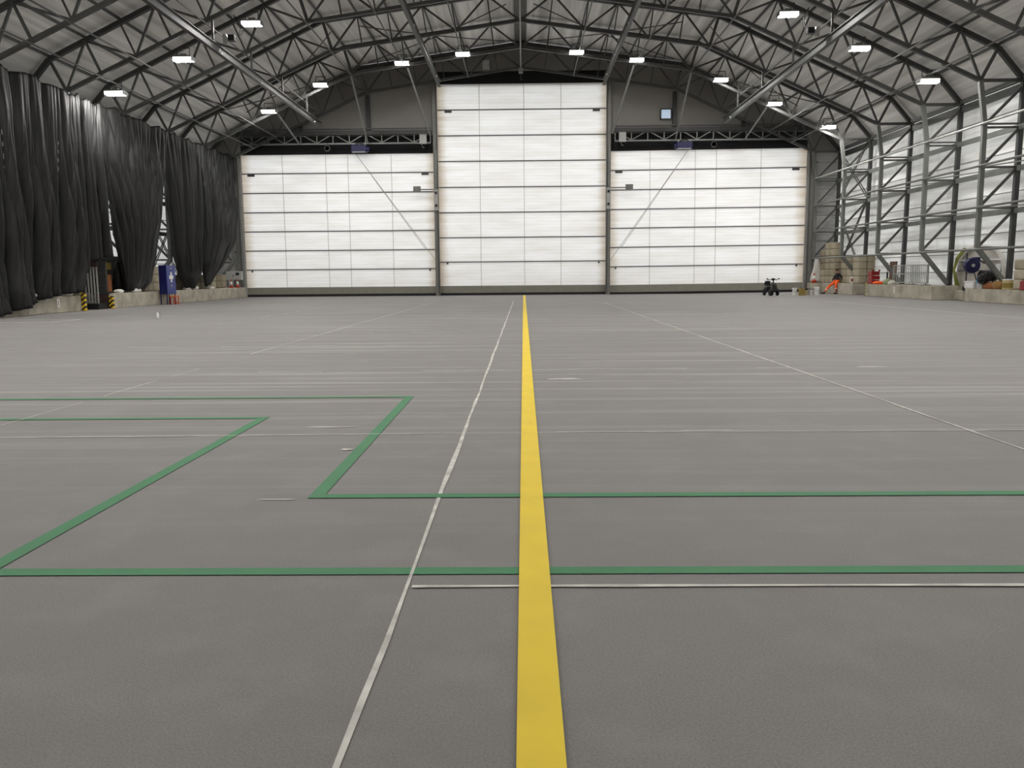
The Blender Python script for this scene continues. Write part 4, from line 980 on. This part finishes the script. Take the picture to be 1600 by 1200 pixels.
# ------------------------------------------------------------------ fittings at the doors
for s, x, side in ((-1, -11.7, 'nearest the black curtains'), (1, 11.5, 'behind the scooter')):
    m_ = thing('door_motor', f'blue door motor unit under the girder of the door {side}', 'door motor', (x, 62.0, 10.2), group='blue door motors')
    bevel(MB().box((0, 0, .32), (1.15, .45, .5)).build('housing', 'blue', m_), .05)
    MB().lathe([(.17, -.1), (.17, .1)], (s * -.62, 0, .3), 18, 'X').build('gear_cap', 'bluedeep', m_)
    for q in (-.4, .05, .42): MB().lathe([(.05, 0), (.06, .05), (.03, .12)], (q, -.05, .56), 10).build('eye_bolt', 'grey', m_)
    MB().box((0, -.24, .08), (.9, .04, .06)).build('nameplate', 'grey', m_)
    MB().box((0, 0, .64), (.5, .2, .2)).build('mount', 'steel_dark', m_)
    a = Vector((x + s * .25, 62.05, 10.15)); b = Vector((s * 6.33, 62.2, 2.5))
    for q, nm in ((0, 'upper'), (.22, 'lower')):
        b2 = b + Vector((s * q * 3.5, 0, q * 4)) if q else b
        one('pull_rope', MB().tube([(0, 0, 0), b2 - a], .018, 6), 'rope', f'thin {nm} rope slanting from the blue motor across the door {side}', 'rope', tuple(a), 'motor ropes')
    j = thing('junction_plate', f'square grey plate on an arm in front of the door {side}', 'plate', (s * 6.4, 62.3, 7.68), group='plates on arms')
    bevel(MB().box((s * 1.26, -.02, 0), (.54, .08, .42)).build('plate', 'post', j), .01)
    MB().bar((-s * .2, 0, -.02), (s * 1.0, 0, -.02), .09, .08, (0, 0, 1)).build('arm', 'post', j)
    c_ = thing('grey_case', f'pale grey case on the girder over the door {side}', 'case', (s * 7.1, 61.95, 10.8), group='grey cases')
    bevel(MB().box((0, 0, .34), (.5, .22, .66)).build('case', 'grey', c_), .01); MB().tube([(-.1, 0, .02), (-.08, 0, -.16), (0, 0, -.26), (.08, -.02, -.2)], .015, 6).build('cable', 'grey', c_)
    f_ = thing('beam_fan', f'small dark round fan under the girder of the door {side}', 'fan', (s * (13.6 if s > 0 else 14.0), 62.0, 10.58), group='small fans')
    MB().lathe([(.2, -.08), (.22, 0), (.2, .08), (.16, .08), (.14, 0), (.16, -.08)], n=20, axis='Y').build('ring', 'greydark', f_); MB().box((0, 0, .0), (.3, .04, .05)).box((0, 0, 0), (.05, .04, .3)).build('blade', 'grey', f_)
    MB().box((0, 0, .27), (.06, .06, .2)).build('mount', 'greydark', f_)
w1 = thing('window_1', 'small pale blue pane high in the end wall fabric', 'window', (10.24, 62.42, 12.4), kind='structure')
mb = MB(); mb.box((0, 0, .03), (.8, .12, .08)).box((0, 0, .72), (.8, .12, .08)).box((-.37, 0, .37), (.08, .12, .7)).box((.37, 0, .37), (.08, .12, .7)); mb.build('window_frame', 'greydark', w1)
MB().box((0, 0, .37), (.66, .03, .62)).build('window_pane', mat('window pane with daylight glow', (176, 196, 214), .3, emit=.35), w1)  # glow put into the pane for the daylight behind it
gb = thing('grey_case', 'plain grey case high above the middle door', 'case', (-2.55, 61.85, 15.85), group='grey cases')
bevel(MB().box((0, 0, .3), (.48, .2, .62)).build('case', 'grey', gb), .01); MB().box((.18, -.11, .3), (.03, .02, .1)).build('latch', 'greydark', gb)
hk = thing('chain_hoist', 'small grey hoist hanging under the ridge above the middle door', 'hoist', (XC, 61.6, 15.3))
bevel(MB().box((0, 0, .38), (.3, .26, .34)).build('housing', 'grey', hk), .02); MB().tube([(0, 0, .2), (0, 0, -.1), (.06, 0, -.16), (.02, 0, -.24), (-.05, 0, -.2)], .025, 8).build('hook', 'greydark', hk); MB().bar((0, 0, .5), (0, 0, .75), .06, .06).build('hanger', 'steel', hk)

# ------------------------------------------------------------------ daylight, camera
wd = D.worlds.new('overcast sky'); SC.world = wd; wd.use_nodes = True
bg = wd.node_tree.nodes['Background']; bg.inputs[0].default_value = (.98, 1.0, 1.03, 1); bg.inputs[1].default_value = .95
cam = D.cameras.new('camera'); co = D.objects.new('camera', cam); C.objects.link(co)
yaw, pitch, roll = .014614, -.128709, -.0085
d = Vector((-math.sin(yaw) * math.cos(pitch), math.cos(yaw) * math.cos(pitch), math.sin(pitch))); r0 = Vector((math.cos(yaw), math.sin(yaw), 0)); u0 = r0.cross(d)
r = r0 * math.cos(roll) + u0 * math.sin(roll); u = -r0 * math.sin(roll) + u0 * math.cos(roll)
mw = Matrix((r, u, -d)).transposed().to_4x4(); mw.translation = (0, 0, 1.5); co.matrix_world = mw
cam.sensor_fit = 'HORIZONTAL'; cam.sensor_width = 36; cam.lens = 1320 / 1600 * 36; cam.clip_end = 400; cam.clip_start = .05
SC.camera = co
SC.view_settings.view_transform = 'Standard'; SC.view_settings.look = 'None'; SC.view_settings.gamma = 1; SC.view_settings.exposure = .68
SC.view_settings.use_curve_mapping = False
